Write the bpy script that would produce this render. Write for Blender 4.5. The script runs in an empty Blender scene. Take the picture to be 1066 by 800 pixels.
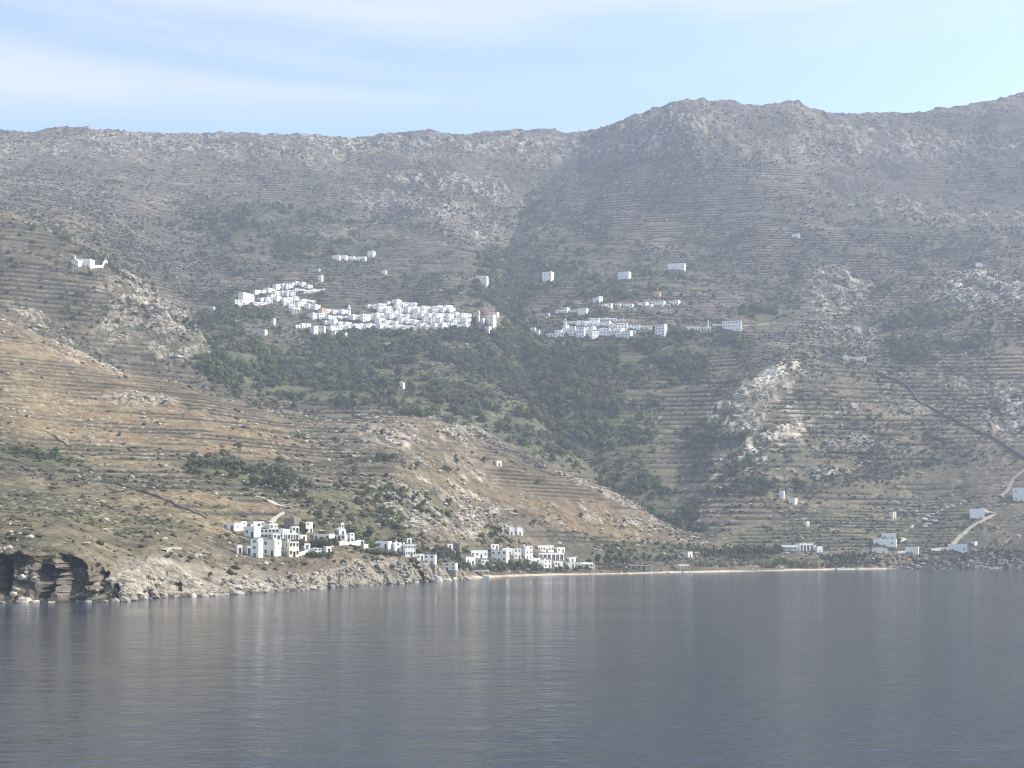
import bpy, math, random
import numpy as np
from mathutils import Vector

rng = np.random.default_rng(7)
R = random.Random(11)
PI = math.pi
F = 1287.0           # focal length in photo pixels (photo 1066 x 800)
CU, HV = 533.0, 573.0  # optical column, horizon row
CH = 14.0            # camera height above the sea (deck of a ship)
SC = bpy.context.scene
COL = SC.collection

# ------------------------------------------------------------------ noise
_perm = rng.permutation(65536).astype(np.int64)
def _h(ix, iy, seed):
    return _perm[(ix * 73 + _perm[(iy * 151 + seed * 977) & 65535]) & 65535] / 65535.0
def vnoise(x, y, seed=0):
    ix = np.floor(x).astype(np.int64); iy = np.floor(y).astype(np.int64)
    fx = x - ix; fy = y - iy
    fx = fx*fx*fx*(fx*(fx*6-15)+10); fy = fy*fy*fy*(fy*(fy*6-15)+10)
    a = _h(ix, iy, seed); b = _h(ix+1, iy, seed); c = _h(ix, iy+1, seed); d = _h(ix+1, iy+1, seed)
    return (a + (b-a)*fx)*(1-fy) + (c + (d-c)*fx)*fy
def fbm(x, y, s, oct=3, seed=0, gain=.5):
    t = 0; a = 1; n = 0
    for i in range(oct):
        t = t + a*(vnoise(x/s*2**i + 17.3*i, y/s*2**i - 9.1*i, seed+i)*2-1); n += a; a *= gain
    return t/n
def sstep(a, b, x):
    t = np.clip((x-a)/(b-a), 0, 1); return t*t*(3-2*t)

# ------------------------------------------------------------------ materials
def nt(name):
    m = bpy.data.materials.new(name); m.use_nodes = True
    n = m.node_tree; b = n.nodes['Principled BSDF']
    return m, n, b
def N(n, typ, **kw):
    x = n.nodes.new(typ)
    for k, v in kw.items():
        if k in x.inputs: x.inputs[k].default_value = v
        else: setattr(x, k, v)
    return x
def simple(name, col, rough=.8, var=.25, scale=1.5, bump=.0, spec=.2):
    m, n, b = nt(name)
    tc = N(n, 'ShaderNodeTexCoord')
    oi = N(n, 'ShaderNodeObjectInfo')
    no = N(n, 'ShaderNodeTexNoise', Scale=scale, Detail=4.0, Roughness=.6)
    n.links.new(tc.outputs['Object'], no.inputs['Vector'])
    ad = N(n, 'ShaderNodeMath', operation='MULTIPLY_ADD'); ad.inputs[1].default_value = .5
    n.links.new(oi.outputs['Random'], ad.inputs[0]); 
    n.links.new(no.outputs['Fac'], ad.inputs[2])
    rp = N(n, 'ShaderNodeMapRange'); rp.inputs['From Min'].default_value = .3; rp.inputs['From Max'].default_value = 1.1
    rp.inputs['To Min'].default_value = 1-var; rp.inputs['To Max'].default_value = 1+var
    n.links.new(ad.outputs[0], rp.inputs['Value'])
    mx = N(n, 'ShaderNodeVectorMath', operation='SCALE'); mx.inputs[0].default_value = col
    n.links.new(rp.outputs[0], mx.inputs['Scale'])
    n.links.new(mx.outputs[0], b.inputs['Base Color'])
    b.inputs['Roughness'].default_value = rough
    b.inputs['Specular IOR Level'].default_value = spec
    if bump:
        bp = N(n, 'ShaderNodeBump', Strength=bump, Distance=.1)
        n.links.new(no.outputs['Fac'], bp.inputs['Height']); n.links.new(bp.outputs[0], b.inputs['Normal'])
    return m
M = {
 'white': simple('whitewash', (.78,.765,.73), .9, .15, .5),
 'cream': simple('cream_render', (.76,.71,.62), .9, .12, .5),
 'pink':  simple('terracotta_render', (.52,.34,.25), .9, .15, .6),
 'grey':  simple('grey_render', (.45,.44,.43), .9, .15, .6),
 'stone': simple('rubble_stone', (.20,.18,.15), .95, .45, 1.8, .6),
 'darkstone': simple('dark_rubble_stone', (.075,.07,.06), .95, .4, 1.2, .6),
 'roofw': simple('roof_screed', (.62,.61,.58), .95, .15, .8),
 'glass': simple('window_glass', (.03,.035,.045), .15, .2, 2, 0, .5),
 'blue':  simple('blue_paint', (.05,.12,.26), .5, .2, 2),
 'brown': simple('brown_wood', (.10,.065,.04), .6, .3, 3),
 'shade': simple('cane_awning', (.35,.30,.22), .9, .3, 4),
 'bark':  simple('bark', (.10,.08,.06), .95, .4, 4, .5),
 'bell':  simple('bronze', (.12,.09,.05), .4, .2, 4),
}
def foliage(name, c1, c2):
    m, n, b = nt(name)
    g = N(n, 'ShaderNodeNewGeometry'); oi = N(n, 'ShaderNodeObjectInfo')
    no = N(n, 'ShaderNodeTexNoise', Scale=.06, Detail=3.0)
    n.links.new(g.outputs['Position'], no.inputs['Vector'])
    a = N(n, 'ShaderNodeMath', operation='ADD'); a2 = N(n, 'ShaderNodeMath', operation='MULTIPLY_ADD'); a2.inputs[1].default_value = .6
    n.links.new(g.outputs['Random Per Island'], a2.inputs[0]); n.links.new(no.outputs['Fac'], a2.inputs[2])
    a3 = N(n, 'ShaderNodeMath', operation='MULTIPLY_ADD'); a3.inputs[1].default_value = .5
    n.links.new(oi.outputs['Random'], a3.inputs[0]); n.links.new(a2.outputs[0], a3.inputs[2])
    r = N(n, 'ShaderNodeMapRange'); r.inputs['From Min'].default_value = .3; r.inputs['From Max'].default_value = 1.5
    n.links.new(a3.outputs[0], r.inputs['Value'])
    mx = N(n, 'ShaderNodeMix', data_type='RGBA'); mx.inputs['A'].default_value = (*c1, 1); mx.inputs['B'].default_value = (*c2, 1)
    n.links.new(r.outputs[0], mx.inputs['Factor']); n.links.new(mx.outputs['Result'], b.inputs['Base Color'])
    b.inputs['Roughness'].default_value = .75; b.inputs['Specular IOR Level'].default_value = .15
    tr = N(n,'ShaderNodeBsdfTranslucent'); n.links.new(mx.outputs['Result'],tr.inputs['Color']); ms = N(n,'ShaderNodeMixShader'); ms.inputs[0].default_value=.35
    n.links.new(b.outputs[0],ms.inputs[1]); n.links.new(tr.outputs[0],ms.inputs[2]); n.links.new(ms.outputs[0],n.nodes['Material Output'].inputs['Surface'])
    return m
M['leaf_dark'] = foliage('dark_foliage', (.060,.082,.040), (.150,.172,.078))
M['leaf_green'] = foliage('green_foliage', (.095,.135,.040), (.200,.225,.075))
M['leaf_olive'] = foliage('olive_foliage', (.075,.086,.045), (.160,.160,.090))
M['leaf_dry'] = foliage('dry_foliage', (.120,.105,.050), (.230,.190,.095))
M['scrub'] = foliage('scrub_foliage', (.060,.060,.038), (.140,.126,.078))

# ------------------------------------------------------------------ object helpers
def tag(o, label=None, cat=None, group=None, kind=None):
    if label: o['label'] = label
    if cat: o['category'] = cat
    if group: o['group'] = group
    if kind: o['kind'] = kind
    return o
def link(o, parent=None):
    COL.objects.link(o)
    if parent is not None: o.parent = parent
    return o
def empty(name, loc=(0,0,0), rz=0):
    o = bpy.data.objects.new(name, None); o.location = loc; o.rotation_euler = (0,0,rz); o.empty_display_size = .5
    return link(o)
def npmesh(name, v, f, mats, mi=None, smooth=False):
    """v (n,3), f (m,k) arrays"""
    v = np.asarray(v, np.float32); f = np.asarray(f, np.int32)
    me = bpy.data.meshes.new(name); k = f.shape[1]
    me.vertices.add(len(v)); me.vertices.foreach_set('co', v.ravel())
    me.loops.add(f.size); me.loops.foreach_set('vertex_index', f.ravel())
    me.polygons.add(len(f)); me.polygons.foreach_set('loop_start', np.arange(0, f.size, k, dtype=np.int32))
    me.polygons.foreach_set('loop_total', np.full(len(f), k, np.int32))
    for m in mats: me.materials.append(m)
    if mi is not None: me.polygons.foreach_set('material_index', np.asarray(mi, np.int32))
    me.polygons.foreach_set('use_smooth', np.full(len(f), smooth, bool))
    me.update(calc_edges=True)
    return me
class MB:
    """collects quads and triangles"""
    def __init__(s): s.v = []; s.f = []; s.m = []
    def quad(s, a, b, c, d, m=0):
        i = len(s.v); s.v += [a,b,c,d]; s.f.append((i,i+1,i+2,i+3)); s.m.append(m)
    def tri(s, a, b, c, m=0):
        i = len(s.v); s.v += [a,b,c]; s.f.append((i,i+1,i+2)); s.m.append(m)
    def box(s, x0,x1,y0,y1,z0,z1, m=0):
        i = len(s.v)
        s.v += [(x0,y0,z0),(x1,y0,z0),(x1,y1,z0),(x0,y1,z0),(x0,y0,z1),(x1,y0,z1),(x1,y1,z1),(x0,y1,z1)]
        for q in ((3,2,1,0),(4,5,6,7),(0,1,5,4),(1,2,6,5),(2,3,7,6),(3,0,4,7)):
            s.f.append(tuple(i+k for k in q)); s.m.append(m)
    def tube(s, pts, rad, n=6, m=0, cap=True):
        pts = [Vector(p) for p in pts]; base = len(s.v)
        for i, p in enumerate(pts):
            d = (pts[min(i+1,len(pts)-1)] - pts[max(i-1,0)]).normalized()
            a = d.orthogonal().normalized(); b = d.cross(a)
            for k in range(n):
                t = 2*PI*k/n; q = p + (a*math.cos(t)+b*math.sin(t))*rad[i]; s.v.append(tuple(q))
        for i in range(len(pts)-1):
            for k in range(n):
                a0 = base+i*n+k; a1 = base+i*n+(k+1)%n
                s.f.append((a0,a1,a1+n,a0+n)); s.m.append(m)
        if cap:
            s.f.append(tuple(base+(len(pts)-1)*n+k for k in range(n))); s.m.append(m)
    def dome(s, c, r, h, n=12, rings=4, m=0):
        base = len(s.v)
        for j in range(rings):
            a = PI/2*j/rings
            for k in range(n):
                t = 2*PI*k/n; s.v.append((c[0]+r*math.cos(a)*math.cos(t), c[1]+r*math.cos(a)*math.sin(t), c[2]+h*math.sin(a)))
        s.v.append((c[0],c[1],c[2]+h)); top = len(s.v)-1
        for j in range(rings-1):
            for k in range(n):
                a0 = base+j*n+k; a1 = base+j*n+(k+1)%n; s.f.append((a0,a1,a1+n,a0+n)); s.m.append(m)
        for k in range(n):
            s.f.append((base+(rings-1)*n+k, base+(rings-1)*n+(k+1)%n, top)); s.m.append(m)
    def wall(s, O, U, w, h, holes, depth=.22, m=0, nrm=None):
        """vertical wall from O along unit U, with rectangular openings (x0,x1,z0,z1) and their reveals"""
        O = Vector(O); U = Vector(U); Z = Vector((0,0,1)); nn = U.cross(Z) if nrm is None else Vector(nrm)
        xs = sorted({0,w,*[a for q in holes for a in q[:2]]}); zs = sorted({0,h,*[a for q in holes for a in q[2:4]]})
        for i in range(len(xs)-1):
            for j in range(len(zs)-1):
                cx = (xs[i]+xs[i+1])/2; cz = (zs[j]+zs[j+1])/2
                if any(q[0]<cx<q[1] and q[2]<cz<q[3] for q in holes): continue
                P = lambda x,z: tuple(O+U*x+Z*z)
                s.quad(P(xs[i],zs[j]),P(xs[i+1],zs[j]),P(xs[i+1],zs[j+1]),P(xs[i],zs[j+1]),m)
        for x0,x1,z0,z1 in [q[:4] for q in holes]:
            P = lambda x,z,d=0: tuple(O+U*x+Z*z-nn*d)
            for a,b in (((x0,z0),(x1,z0)),((x1,z0),(x1,z1)),((x1,z1),(x0,z1)),((x0,z1),(x0,z0))):
                s.quad(P(*a),P(*b),P(*b,depth),P(*a,depth),m)
    def build(s, name, mats, parent=None, smooth=False):
        me = bpy.data.meshes.new(name); me.from_pydata(s.v, [], s.f)
        if not isinstance(mats, (list,tuple)): mats = [mats]
        for m in mats: me.materials.append(m)
        if len(mats) > 1: me.polygons.foreach_set('material_index', s.m)
        if smooth: me.polygons.foreach_set('use_smooth', [True]*len(s.f))
        o = bpy.data.objects.new(name, me)
        return link(o, parent)

# ------------------------------------------------------------------ TERRAIN
# each control column: (v, distance) of  shore top, lower slope x2, first ridge, hollow, second spur, hollow, village level, upper slope
KN = {
 -260: [(572,322),(500,480),(400,620),(290,800),(296,860),(215,1010),(218,1070),(190,1250),(165,1550)],
 0:    [(577,333.5),(520,470),(420,640),(332,800),(338,860),(232,1020),(236,1085),(205,1250),(170,1550)],
 60:   [(579,340),(525,470),(440,640),(358,800),(365,870),(248,1020),(253,1090),(215,1270),(175,1550)],
 130:  [(598,356),(535,470),(460,630),(387,800),(394,875),(289,1020),(296,1095),(250,1270),(185,1560)],
 200:  [(601,386),(540,480),(470,630),(402,800),(410,885),(340,1005),(352,1085),(300,1250),(200,1580)],
 250:  [(602,412),(555,490),(480,640),(418,810),(425,885),(400,960),(360,1080),(315,1230),(210,1570)],
 330:  [(594,452),(556,520),(490,680),(436,840),(443,905),(425,970),(375,1090),(330,1220),(220,1580)],
 400:  [(583,515),(562,570),(495,700),(437,850),(445,915),(428,980),(380,1100),(335,1220),(225,1600)],
 450:  [(591,562),(562,620),(500,740),(441,850),(452,918),(438,980),(385,1100),(335,1220),(225,1600)],
 510:  [(597,642),(572,690),(520,780),(465,860),(476,922),(460,975),(395,1100),(335,1230),(230,1610)],
 570:  [(596,704),(574,740),(530,800),(495,860),(505,912),(488,965),(410,1090),(345,1230),(235,1610)],
 640:  [(595.3,734),(585,770),(550,830),(519,880),(528,922),(510,970),(425,1100),(340,1240),(240,1590)],
 700:  [(593.8,782),(583,810),(565,860),(546,895),(552,918),(520,985),(430,1110),(340,1250),(240,1575)],
 740:  [(593,797),(582,830),(572,860),(560,890),(547,930),(500,1000),(420,1110),(340,1260),(240,1565)],
 800:  [(591,852),(580,875),(565,910),(545,950),(520,985),(460,1050),(392,1130),(335,1290),(230,1570)],
 925:  [(589.5,914),(577,930),(558,965),(530,1010),(500,1045),(440,1100),(385,1180),(330,1310),(230,1580)],
 1066: [(581,929),(565,960),(535,1000),(500,1050),(470,1080),(410,1150),(360,1220),(305,1340),(220,1580)],
 1330: [(581,915),(560,960),(520,1005),(480,1050),(440,1080),(380,1150),(330,1230),(280,1350),(190,1600)],
}
CREST = [(-260,140),(-120,143),(0,137),(30,139),(60,136.5),(100,140.5),(140,143),(200,140),(250,138.5),(330,139.5),(385,138.5),(425,134),(445,132.5),(452,134.5),(475,138),
 (500,139),(540,137.5),(570,137),(590,141),(612,138.5),(640,130),(665,120),(690,111),(708,105),(725,104.5),(740,107.5),(760,106.5),(800,107.5),(828,104.5),(840,110),(860,115.5),(885,117.5),(920,116),(950,115.5),(985,112),(1020,107),(1066,97),(1150,90),(1330,80)]
CRY = [(-260,1850),(0,1850),(140,1860),(300,1890),(450,1890),(560,1905),(600,1895),(640,1850),(720,1800),(800,1810),(925,1850),(1066,1850),(1330,1870)]
SHORE = [(-260,630),(0,628),(60,627.5),(128,626.5),(160,623),(215,621),(260,618.5),(300,616),(365,611),(420,608),(480,603.8),(500,602.2),(560,599.8),(600,598.6),(680,597.2),(740,596.2),(800,594.8),(860,593.8),(925,593),(1000,592.3),(1066,592),(1330,592)]

def curve(xs, ys, q):
    """monotone cubic through (xs, ys)"""
    xs = np.asarray(xs, float); ys = np.asarray(ys, float)
    h = np.diff(xs); d = np.diff(ys)/h; m = np.zeros(len(xs)); m[0] = d[0]; m[-1] = d[-1]
    for i in range(1, len(xs)-1):
        m[i] = 0 if d[i-1]*d[i] <= 0 else 3*(h[i-1]+h[i])/((2*h[i]+h[i-1])/d[i-1]+(h[i]+2*h[i-1])/d[i])
    k = np.clip(np.searchsorted(xs, q)-1, 0, len(xs)-2); t = (q-xs[k])/h[k]
    return ((1+2*t)*(1-t)**2*ys[k] + t*(1-t)**2*h[k]*m[k] + t*t*(3-2*t)*ys[k+1] + t*t*(t-1)*h[k]*m[k+1])
U = np.concatenate([np.arange(-260,-20,2.0), np.arange(-20,1086,.85), np.arange(1086,1331,2.0)])
NC = len(U)
ku = sorted(KN); P = np.array([KN[k] for k in ku], float)
shv = curve(*zip(*SHORE), U); shY = CH*F/(shv-HV)
crv = curve(*zip(*CREST), U)+4.2; crY = curve(*zip(*CRY), U)
kv = [curve(ku, P[:,i,0], U) for i in range(9)]; kY = [curve(ku, P[:,i,1], U) for i in range(9)]
zz = lambda v, Y: CH + (HV-v)/F*Y
KY = [shY-16, shY] + kY + [crY, crY+60, crY+420]
KZ = [np.full(NC,-6.), np.full(NC,-.25)] + [zz(v,y) for v,y in zip(kv,kY)] + [zz(crv,crY)]
KZ += [KZ[-1]-14, KZ[-1]-230]
KY = np.array(KY); KZ = np.array(KZ); K = len(KY)
for i in range(1, K): KY[i] = np.maximum(KY[i], KY[i-1]+6)
ROWS = [5, 80, 150, 170, 170, 30, 150, 60, 150, 220, 160, 10, 5]
hh = np.diff(KY,axis=0); dd = np.diff(KZ,axis=0)/hh; mm = np.zeros_like(KY); mm[0]=dd[0]; mm[-1]=dd[-1]
for i in range(1,K-1):
    same = dd[i-1]*dd[i] > 0
    with np.errstate(divide='ignore', invalid='ignore'):
        val = 3*(hh[i-1]+hh[i])/((2*hh[i]+hh[i-1])/dd[i-1]+(hh[i]+2*hh[i-1])/dd[i])
    mm[i] = np.where(same, val, 0)
Ys, Zs, Ts = [], [], []
for i in range(K-1):
    n = ROWS[i]; tt = (np.arange(n)/n)[:,None]
    Ys.append(KY[i]+tt*hh[i])
    Zs.append((1+2*tt)*(1-tt)**2*KZ[i]+tt*(1-tt)**2*hh[i]*mm[i]+tt*tt*(3-2*tt)*KZ[i+1]+tt*tt*(tt-1)*hh[i]*mm[i+1])
    Ts.append(np.repeat(i+tt,NC,1))
TY = np.concatenate(Ys+[KY[-1:]]); TZ = np.concatenate(Zs+[KZ[-1:]]); TT = np.concatenate(Ts+[np.full((1,NC),K-1.)])
NR = len(TY)
UU = np.repeat(U[None],NR,0)
TX = (UU-CU)/F*TY
VV = HV-(TZ-CH)/TY*F          # photo row of the smooth surface

# region masks in the layout of the hillside (soft ellipses: centre, radii, tilt in degrees, weight)
wob = fbm(TX,TY,90,3,50)
wob2 = fbm(TX,TY,28,3,60)
def mask(blobs, soft=.35, wobble=.45):
    out = np.zeros_like(TX)
    for b in blobs:
        cu,cv,ru,rv = b[:4]; an = math.radians(b[4]) if len(b)>4 else 0; w = b[5] if len(b)>5 else 1
        du = UU-cu; dv = VV-cv
        a = (du*math.cos(an)+dv*math.sin(an))/ru; c = (-du*math.sin(an)+dv*math.cos(an))/rv
        r = np.sqrt(a*a+c*c) + wobble*wob + wobble*.6*wob2
        out = np.maximum(out, w*(1-sstep(1-soft,1+soft,r)))
    return out
front = TT < 5.15   # ground in front of the first ridge
def only(m, cond): return np.where(cond, m, 0)
PVok = sstep(-.35,.25,fbm(TX,TY,150,3,120))*(VV>165)
W_dark = only(mask([(300,385,95,30,8,1),(400,375,100,32,0,1),(480,375,60,35,0,.9),(235,375,35,22,10,.9),(640,375,90,22,3,.95),(720,365,80,16,0,.8),(600,440,60,22,25,.7),
   (620,470,60,24,20,.9),(680,510,50,20,20,.9),(700,540,40,10,10,.9),(255,225,85,16,0,.7),(230,330,26,22,0,.9),(270,328,30,8,0,.8),(800,330,30,18,0,.9),(640,300,90,14,0,.5),(590,260,50,22,-30,.6),(560,235,25,45,20,.55),
   (950,345,28,40,10,.75),(1000,350,50,20,0,.45),(430,345,90,6,0,.6),(335,255,70,14,0,.6),(330,225,60,10,0,.5),(500,300,20,18,0,.6),(735,445,25,14,-30,.7),(740,475,60,20,-10,.55),(790,505,60,10,-8,.7)]), ~front)
W_green = only(mask([(530,300,22,40,-8,.9),(545,350,25,30,0,1),(600,415,75,20,8,1),(560,450,45,24,30,1),(690,395,45,14,0,.9),(470,415,60,24,10,.8),(640,440,50,20,20,.6),(520,270,25,25,0,.6),(400,410,50,14,0,.4)]), ~front)
W_low = only(mask([(250,490,62,13,6,1),(290,500,30,18,20,.8),(330,560,40,10,0,.6),(380,550,60,14,5,.75),(420,530,45,20,10,.6),(350,520,40,14,10,.5),(35,475,45,8,4,.7),(450,585,26,8,0,.6),(490,582,25,10,0,.7),(420,490,70,16,0,.3),(510,560,30,14,0,.4)]), front) + only(mask([(900,493,90,8,-9,.9),(960,480,50,6,-9,.7),(860,500,40,10,0,.7),(690,572,40,6,0,.8),(650,578,40,7,0,.8),(780,574,40,7,0,.9),(870,580,40,6,0,.6)]), TT<9)
ROCK = mask([(160,325,45,22,25,.9),(180,350,28,30,0,.8),(120,345,30,18,0,.5),(790,410,50,16,-22,1),(775,430,30,26,10,.9),(800,455,40,9,-25,.8),(870,305,36,22,20,.85),(880,340,30,14,0,.8),(1035,305,50,13,3,1.4),(1055,430,34,34,15,1.2),(1000,400,40,8,10,.5),
   (465,500,45,24,10,.3),(460,535,55,26,15,.9),(420,455,50,14,5,.75),(470,455,35,12,15,.6),(465,190,75,9,8,.8),(440,215,75,10,8,.7),(480,235,40,12,25,.6),(400,200,40,6,5,.5),(90,370,40,12,20,.5),(30,335,30,10,15,.5),(140,415,30,6,8,.7),
   (930,425,70,10,0,.5),(880,460,60,10,0,.4),(640,540,60,8,10,.5),(700,560,40,5,0,.4),(700,130,60,14,0,.5),(300,150,330,12,0,.5),(900,150,150,20,0,.4),(850,490,40,7,0,.8),(520,540,50,10,10,.3),(630,515,60,6,22,.6),(960,220,90,16,5,.35)], .5, .6)
BROWN = only(mask([(90,420,150,50,14,1),(0,390,70,50,0,1),(220,450,90,26,8,.9),(230,530,90,16,8,.8),(600,530,110,26,14,.8),(500,500,80,26,10,.6),(250,550,60,8,0,.7)],.4,.3), front)
GREENG = 1.15*mask([(900,470,150,60,0,.5),(700,430,60,40,0,.5),(960,350,90,40,0,.35),(120,540,150,32,4,.5),(60,470,110,14,5,.6),(880,545,130,18,0,.9),(960,400,110,20,3,.5),(800,470,60,30,0,.3),(630,285,120,14,0,.4),(900,120,120,30,0,.2),(980,555,90,14,-10,.5)],.5,.4)
TERR = np.clip(.8*(TT>2.6)*(PVok) + mask([(90,300,110,30,0,1),(230,260,180,60,0,.8),(660,270,170,60,0,.9),(880,280,170,40,0,.8),(900,430,160,40,0,1),(860,545,120,26,0,1),(130,485,130,24,5,1),(300,450,130,36,5,1),(250,525,90,16,6,1),(380,470,90,30,0,1),
   (600,500,120,28,12,.8),(640,560,80,10,0,1),(330,420,110,20,3,.8),(640,390,90,30,0,.7),(700,420,60,30,0,.8),(1000,370,70,30,0,.7),(690,480,60,30,0,.6),(560,300,60,30,0,.6)],.4,.3),0,1)
SLAB = only(mask([(172,606,50,22,3,1),(260,612,60,8,-6,.9),(230,600,70,10,0,.5)],.3,.25), TT<3)
# shore rock: waterline up to the shore top, except along the beach and river mouth
beach = sstep(478,500,UU)*(1-sstep(915,940,UU))
SHR = (1-sstep(1.85,2.08,TT+.3*wob2+.12*(UU>355)*(UU<490)*-1))*(1-beach)*sstep(.5,1,TT)
BEACH = beach*(1-sstep(1.5,1.75,TT+.12*wob2+.35*np.clip(fbm(TX,0*TX,60,2,171),0,1)+.35*np.exp(-((UU-785)/22)**2)))

# relief
land = sstep(1.6,2.6,TT)
z = TZ.copy()
far = np.clip(TY/1000,.3,1.6)
z += land*(fbm(TX,TY,190,3,1)*7*far*(.5+.5*sstep(2.5,4,TT)) + fbm(TX,TY,60,3,5)*2.6*far + fbm(TX,TY,17,3,9)*.9*far)
gul = 1-np.abs(fbm(TX+wob*30,TY*.45+wob2*14,120,3,14)); z -= land*sstep(.75,1,gul)*3*sstep(8.4,9.6,TT)*(1-sstep(10,10.8,TT))
rk = fbm(TX,TY,11,4,20,.6); rk2 = np.abs(fbm(TX,TY,7,3,24))
rockn = np.clip(ROCK*1.2+.10,0,1)*land
z += rockn*(rk*2.6 + sstep(.1,.6,rk)*1.6 + rk2*1.2)*far**.5
crestm = sstep(10.2,11,TT)*(1-sstep(11.2,12,TT))
z += crestm*(fbm(TX,TY,40,4,30,.6)*2.6 + np.maximum(0,fbm(TX,TY,13,3,33,.65))*5.5)
# the ravine running down from the saddle between the two villages to the beach
rp_ = [(604,143),(570,175),(545,205),(530,240),(528,290),(538,340),(556,390),(590,440),(640,490),(690,535),(725,557)]
rd = np.full_like(TX,1e9)
for (a0,b0),(a1,b1) in zip(rp_[:-1],rp_[1:]):
    tt_ = np.clip(((UU-a0)*(a1-a0)+(VV-b0)*(b1-b0))/((a1-a0)**2+(b1-b0)**2),0,1); rd = np.minimum(rd,np.hypot(UU-a0-tt_*(a1-a0),VV-b0-tt_*(b1-b0)))
rd = np.maximum(0,rd+6*wob+4*wob2)
z -= np.where(TT>5.6,1,0)*(13*np.exp(-(rd/16)**1.3)+5*np.exp(-(rd/40)**2))*(1-sstep(10.4,11,TT))
# terraces: stepped fields held by dry stone walls
tn = fbm(TX,TY,150,2,40)*3.0 + fbm(TX,TY,40,2,43)*.5
STEP = np.where(front, 2.8, 4.6)
zt = (z+tn)/STEP; fl = np.floor(zt); fr = zt-fl
brk = sstep(-.42,.03,fbm(TX+fl*37.7,TY+fl*11.3,45,2,47))          # walls broken here and there
tm = TERR*brk*land*(1-np.clip(rockn*1.3,0,.92))
tread = np.where(fr<.7, fr*.2, .14+(fr-.7)/.3*.86)
z += .6*tm*(tread-fr)*STEP
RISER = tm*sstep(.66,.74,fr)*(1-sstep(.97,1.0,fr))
FIELD = vnoise(TX/26+fl*17.7,TY/60+fl*5.1,133); FIELD2 = vnoise(TX/34+fl*7.1,TY/60+fl*9.7,139)
# shore cliffs: fractured faces, hollows pushed back into the rock
cl = np.clip(TT-1,0,1.3)*(1-beach)*(TT<2.6)
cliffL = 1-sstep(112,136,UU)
bumpy = fbm(TX,TZ*2.2,16,4,70,.55); crack = np.abs(fbm(TX,TZ*1.5,6,3,75))
dY = cl*(sstep(1.02,1.2,TT))*(1-sstep(2.1,2.6,TT))*(bumpy*(4+6*cliffL)+crack*(3+3*cliffL))
z += SHR*(1-BEACH)*sstep(1.0,1.25,TT)*(fbm(TX,TY,9,4,80,.65)*(1.7+1.2*cliffL)+np.abs(fbm(TX,TY,6,5,84,.68))*3.2-.8)*(1-.5*SLAB)
rough = fbm(TX,TZ*1.6,4.5,5,77,.68)
dY = dY + cl*(1-sstep(2.05,2.4,TT))*sstep(1.0,1.1,TT)*rough*2.4
# dark cave mouths in the left cliff, their rock set back
for cu,cv,ru,rv in ((4,604,8,22),(46,606,11,18),(74,602,17,24),(103,607,14,17),(118,615,8,10),(186,612,5,5),(212,616,4,4),(434,603,9,13),(398,602,6,8)):
    r = ((UU-cu)/ru)**2+((VV-cv)/rv)**2
    r = r+.9*bumpy+.9*(rough-.0)+.5*(crack-.3)
    g = (1-sstep(.75,1.1,r))*(TT>1.0)*(TT<2.02)
    dY = dY + g*(11 if ru>7 else 4.5)
TYd = TY+dY
TXd = TX + dY*0 + SHR*fbm(TY,TZ*3,8,3,88)*1.2
TZd = np.where(BEACH>.5, TZ+.06*fbm(TX,TY,3,2,90), z)
PV = HV-(TZd-CH)/TYd*F
PU = CU+TXd/TYd*F

# ground colour (albedo of soil, dry grass, scrub, bare rock, terrace walls, sand; plus shade painted into the left cliff)
def C(*c): return np.array(c)
def mixc(a, b, w): return a + (b-a)*w[...,None]
n1 = fbm(TX,TY,130,3,100); n2 = fbm(TX,TY,22,3,103); n3 = fbm(TX,TY,5,3,107); n4 = vnoise(TX/2.2,TY/2.2,111); n5 = vnoise(TX/1.5,TY/1.5,115)
hi = sstep(8.2,9.8,TT)
col = np.zeros((NR,NC,3)) + C(.135,.117,.092)
col = mixc(col, C(.118,.105,.094), hi)
col = mixc(col, C(.165,.142,.105), sstep(-.1,.5,n1+.3*n2)*(1-.5*hi))
col = mixc(col, C(.085,.080,.062), sstep(.0,.45,n2-.3*n1))
col = mixc(col, C(.092,.112,.046), np.clip(GREENG*(.6+.6*n2),0,1))
col = mixc(col, C(.215,.152,.090), np.clip(BROWN*(.75+.5*n2),0,1))
col = mixc(col, C(.240,.195,.120), np.clip(BROWN*sstep(.1,.6,n3+n1),0,1)*.7)
mott = fbm(TX,TY,48,4,151,.6)
col = mixc(col, C(.050,.052,.036), np.clip(sstep(.02,.4,mott)*(1-.8*np.clip(BROWN,0,1)),0,1)*.6*(TT>2.3))
col = mixc(col, C(.21,.175,.12), sstep(.12,.5,-mott)*.6*(TT>2.3))
fa = (FIELD-.5)*tm*.9
col = mixc(col, C(.165,.150,.088), np.clip(fa*2,0,1))
col = mixc(col, C(.068,.070,.045), np.clip(-fa*2,0,1))
col = mixc(col, C(.088,.112,.045), np.clip(GREENG*tm*sstep(.5,.7,FIELD2),0,1))
scrubm = np.clip(.6+.6*n2,0,1)*sstep(.45,.65,n4)*(1-.5*BROWN)
col = mixc(col, C(.060,.060,.036), scrubm*.85*land)
wood = np.clip(np.maximum(np.maximum(W_dark,W_green),W_low),0,1)
col = mixc(col, C(.085,.095,.050), wood*.75)
gr = np.where(W_green>.3, 1.0, 0)*sstep(0,.5,n2+.2)
col = mixc(col, C(.105,.135,.045), np.clip(W_green*gr,0,1)*.8)
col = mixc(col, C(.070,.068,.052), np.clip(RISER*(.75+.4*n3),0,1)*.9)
col = mixc(col, C(.26,.24,.20), np.clip(RISER*sstep(.62,.8,n5)*sstep(0,.4,n2),0,1)*.8)
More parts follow.
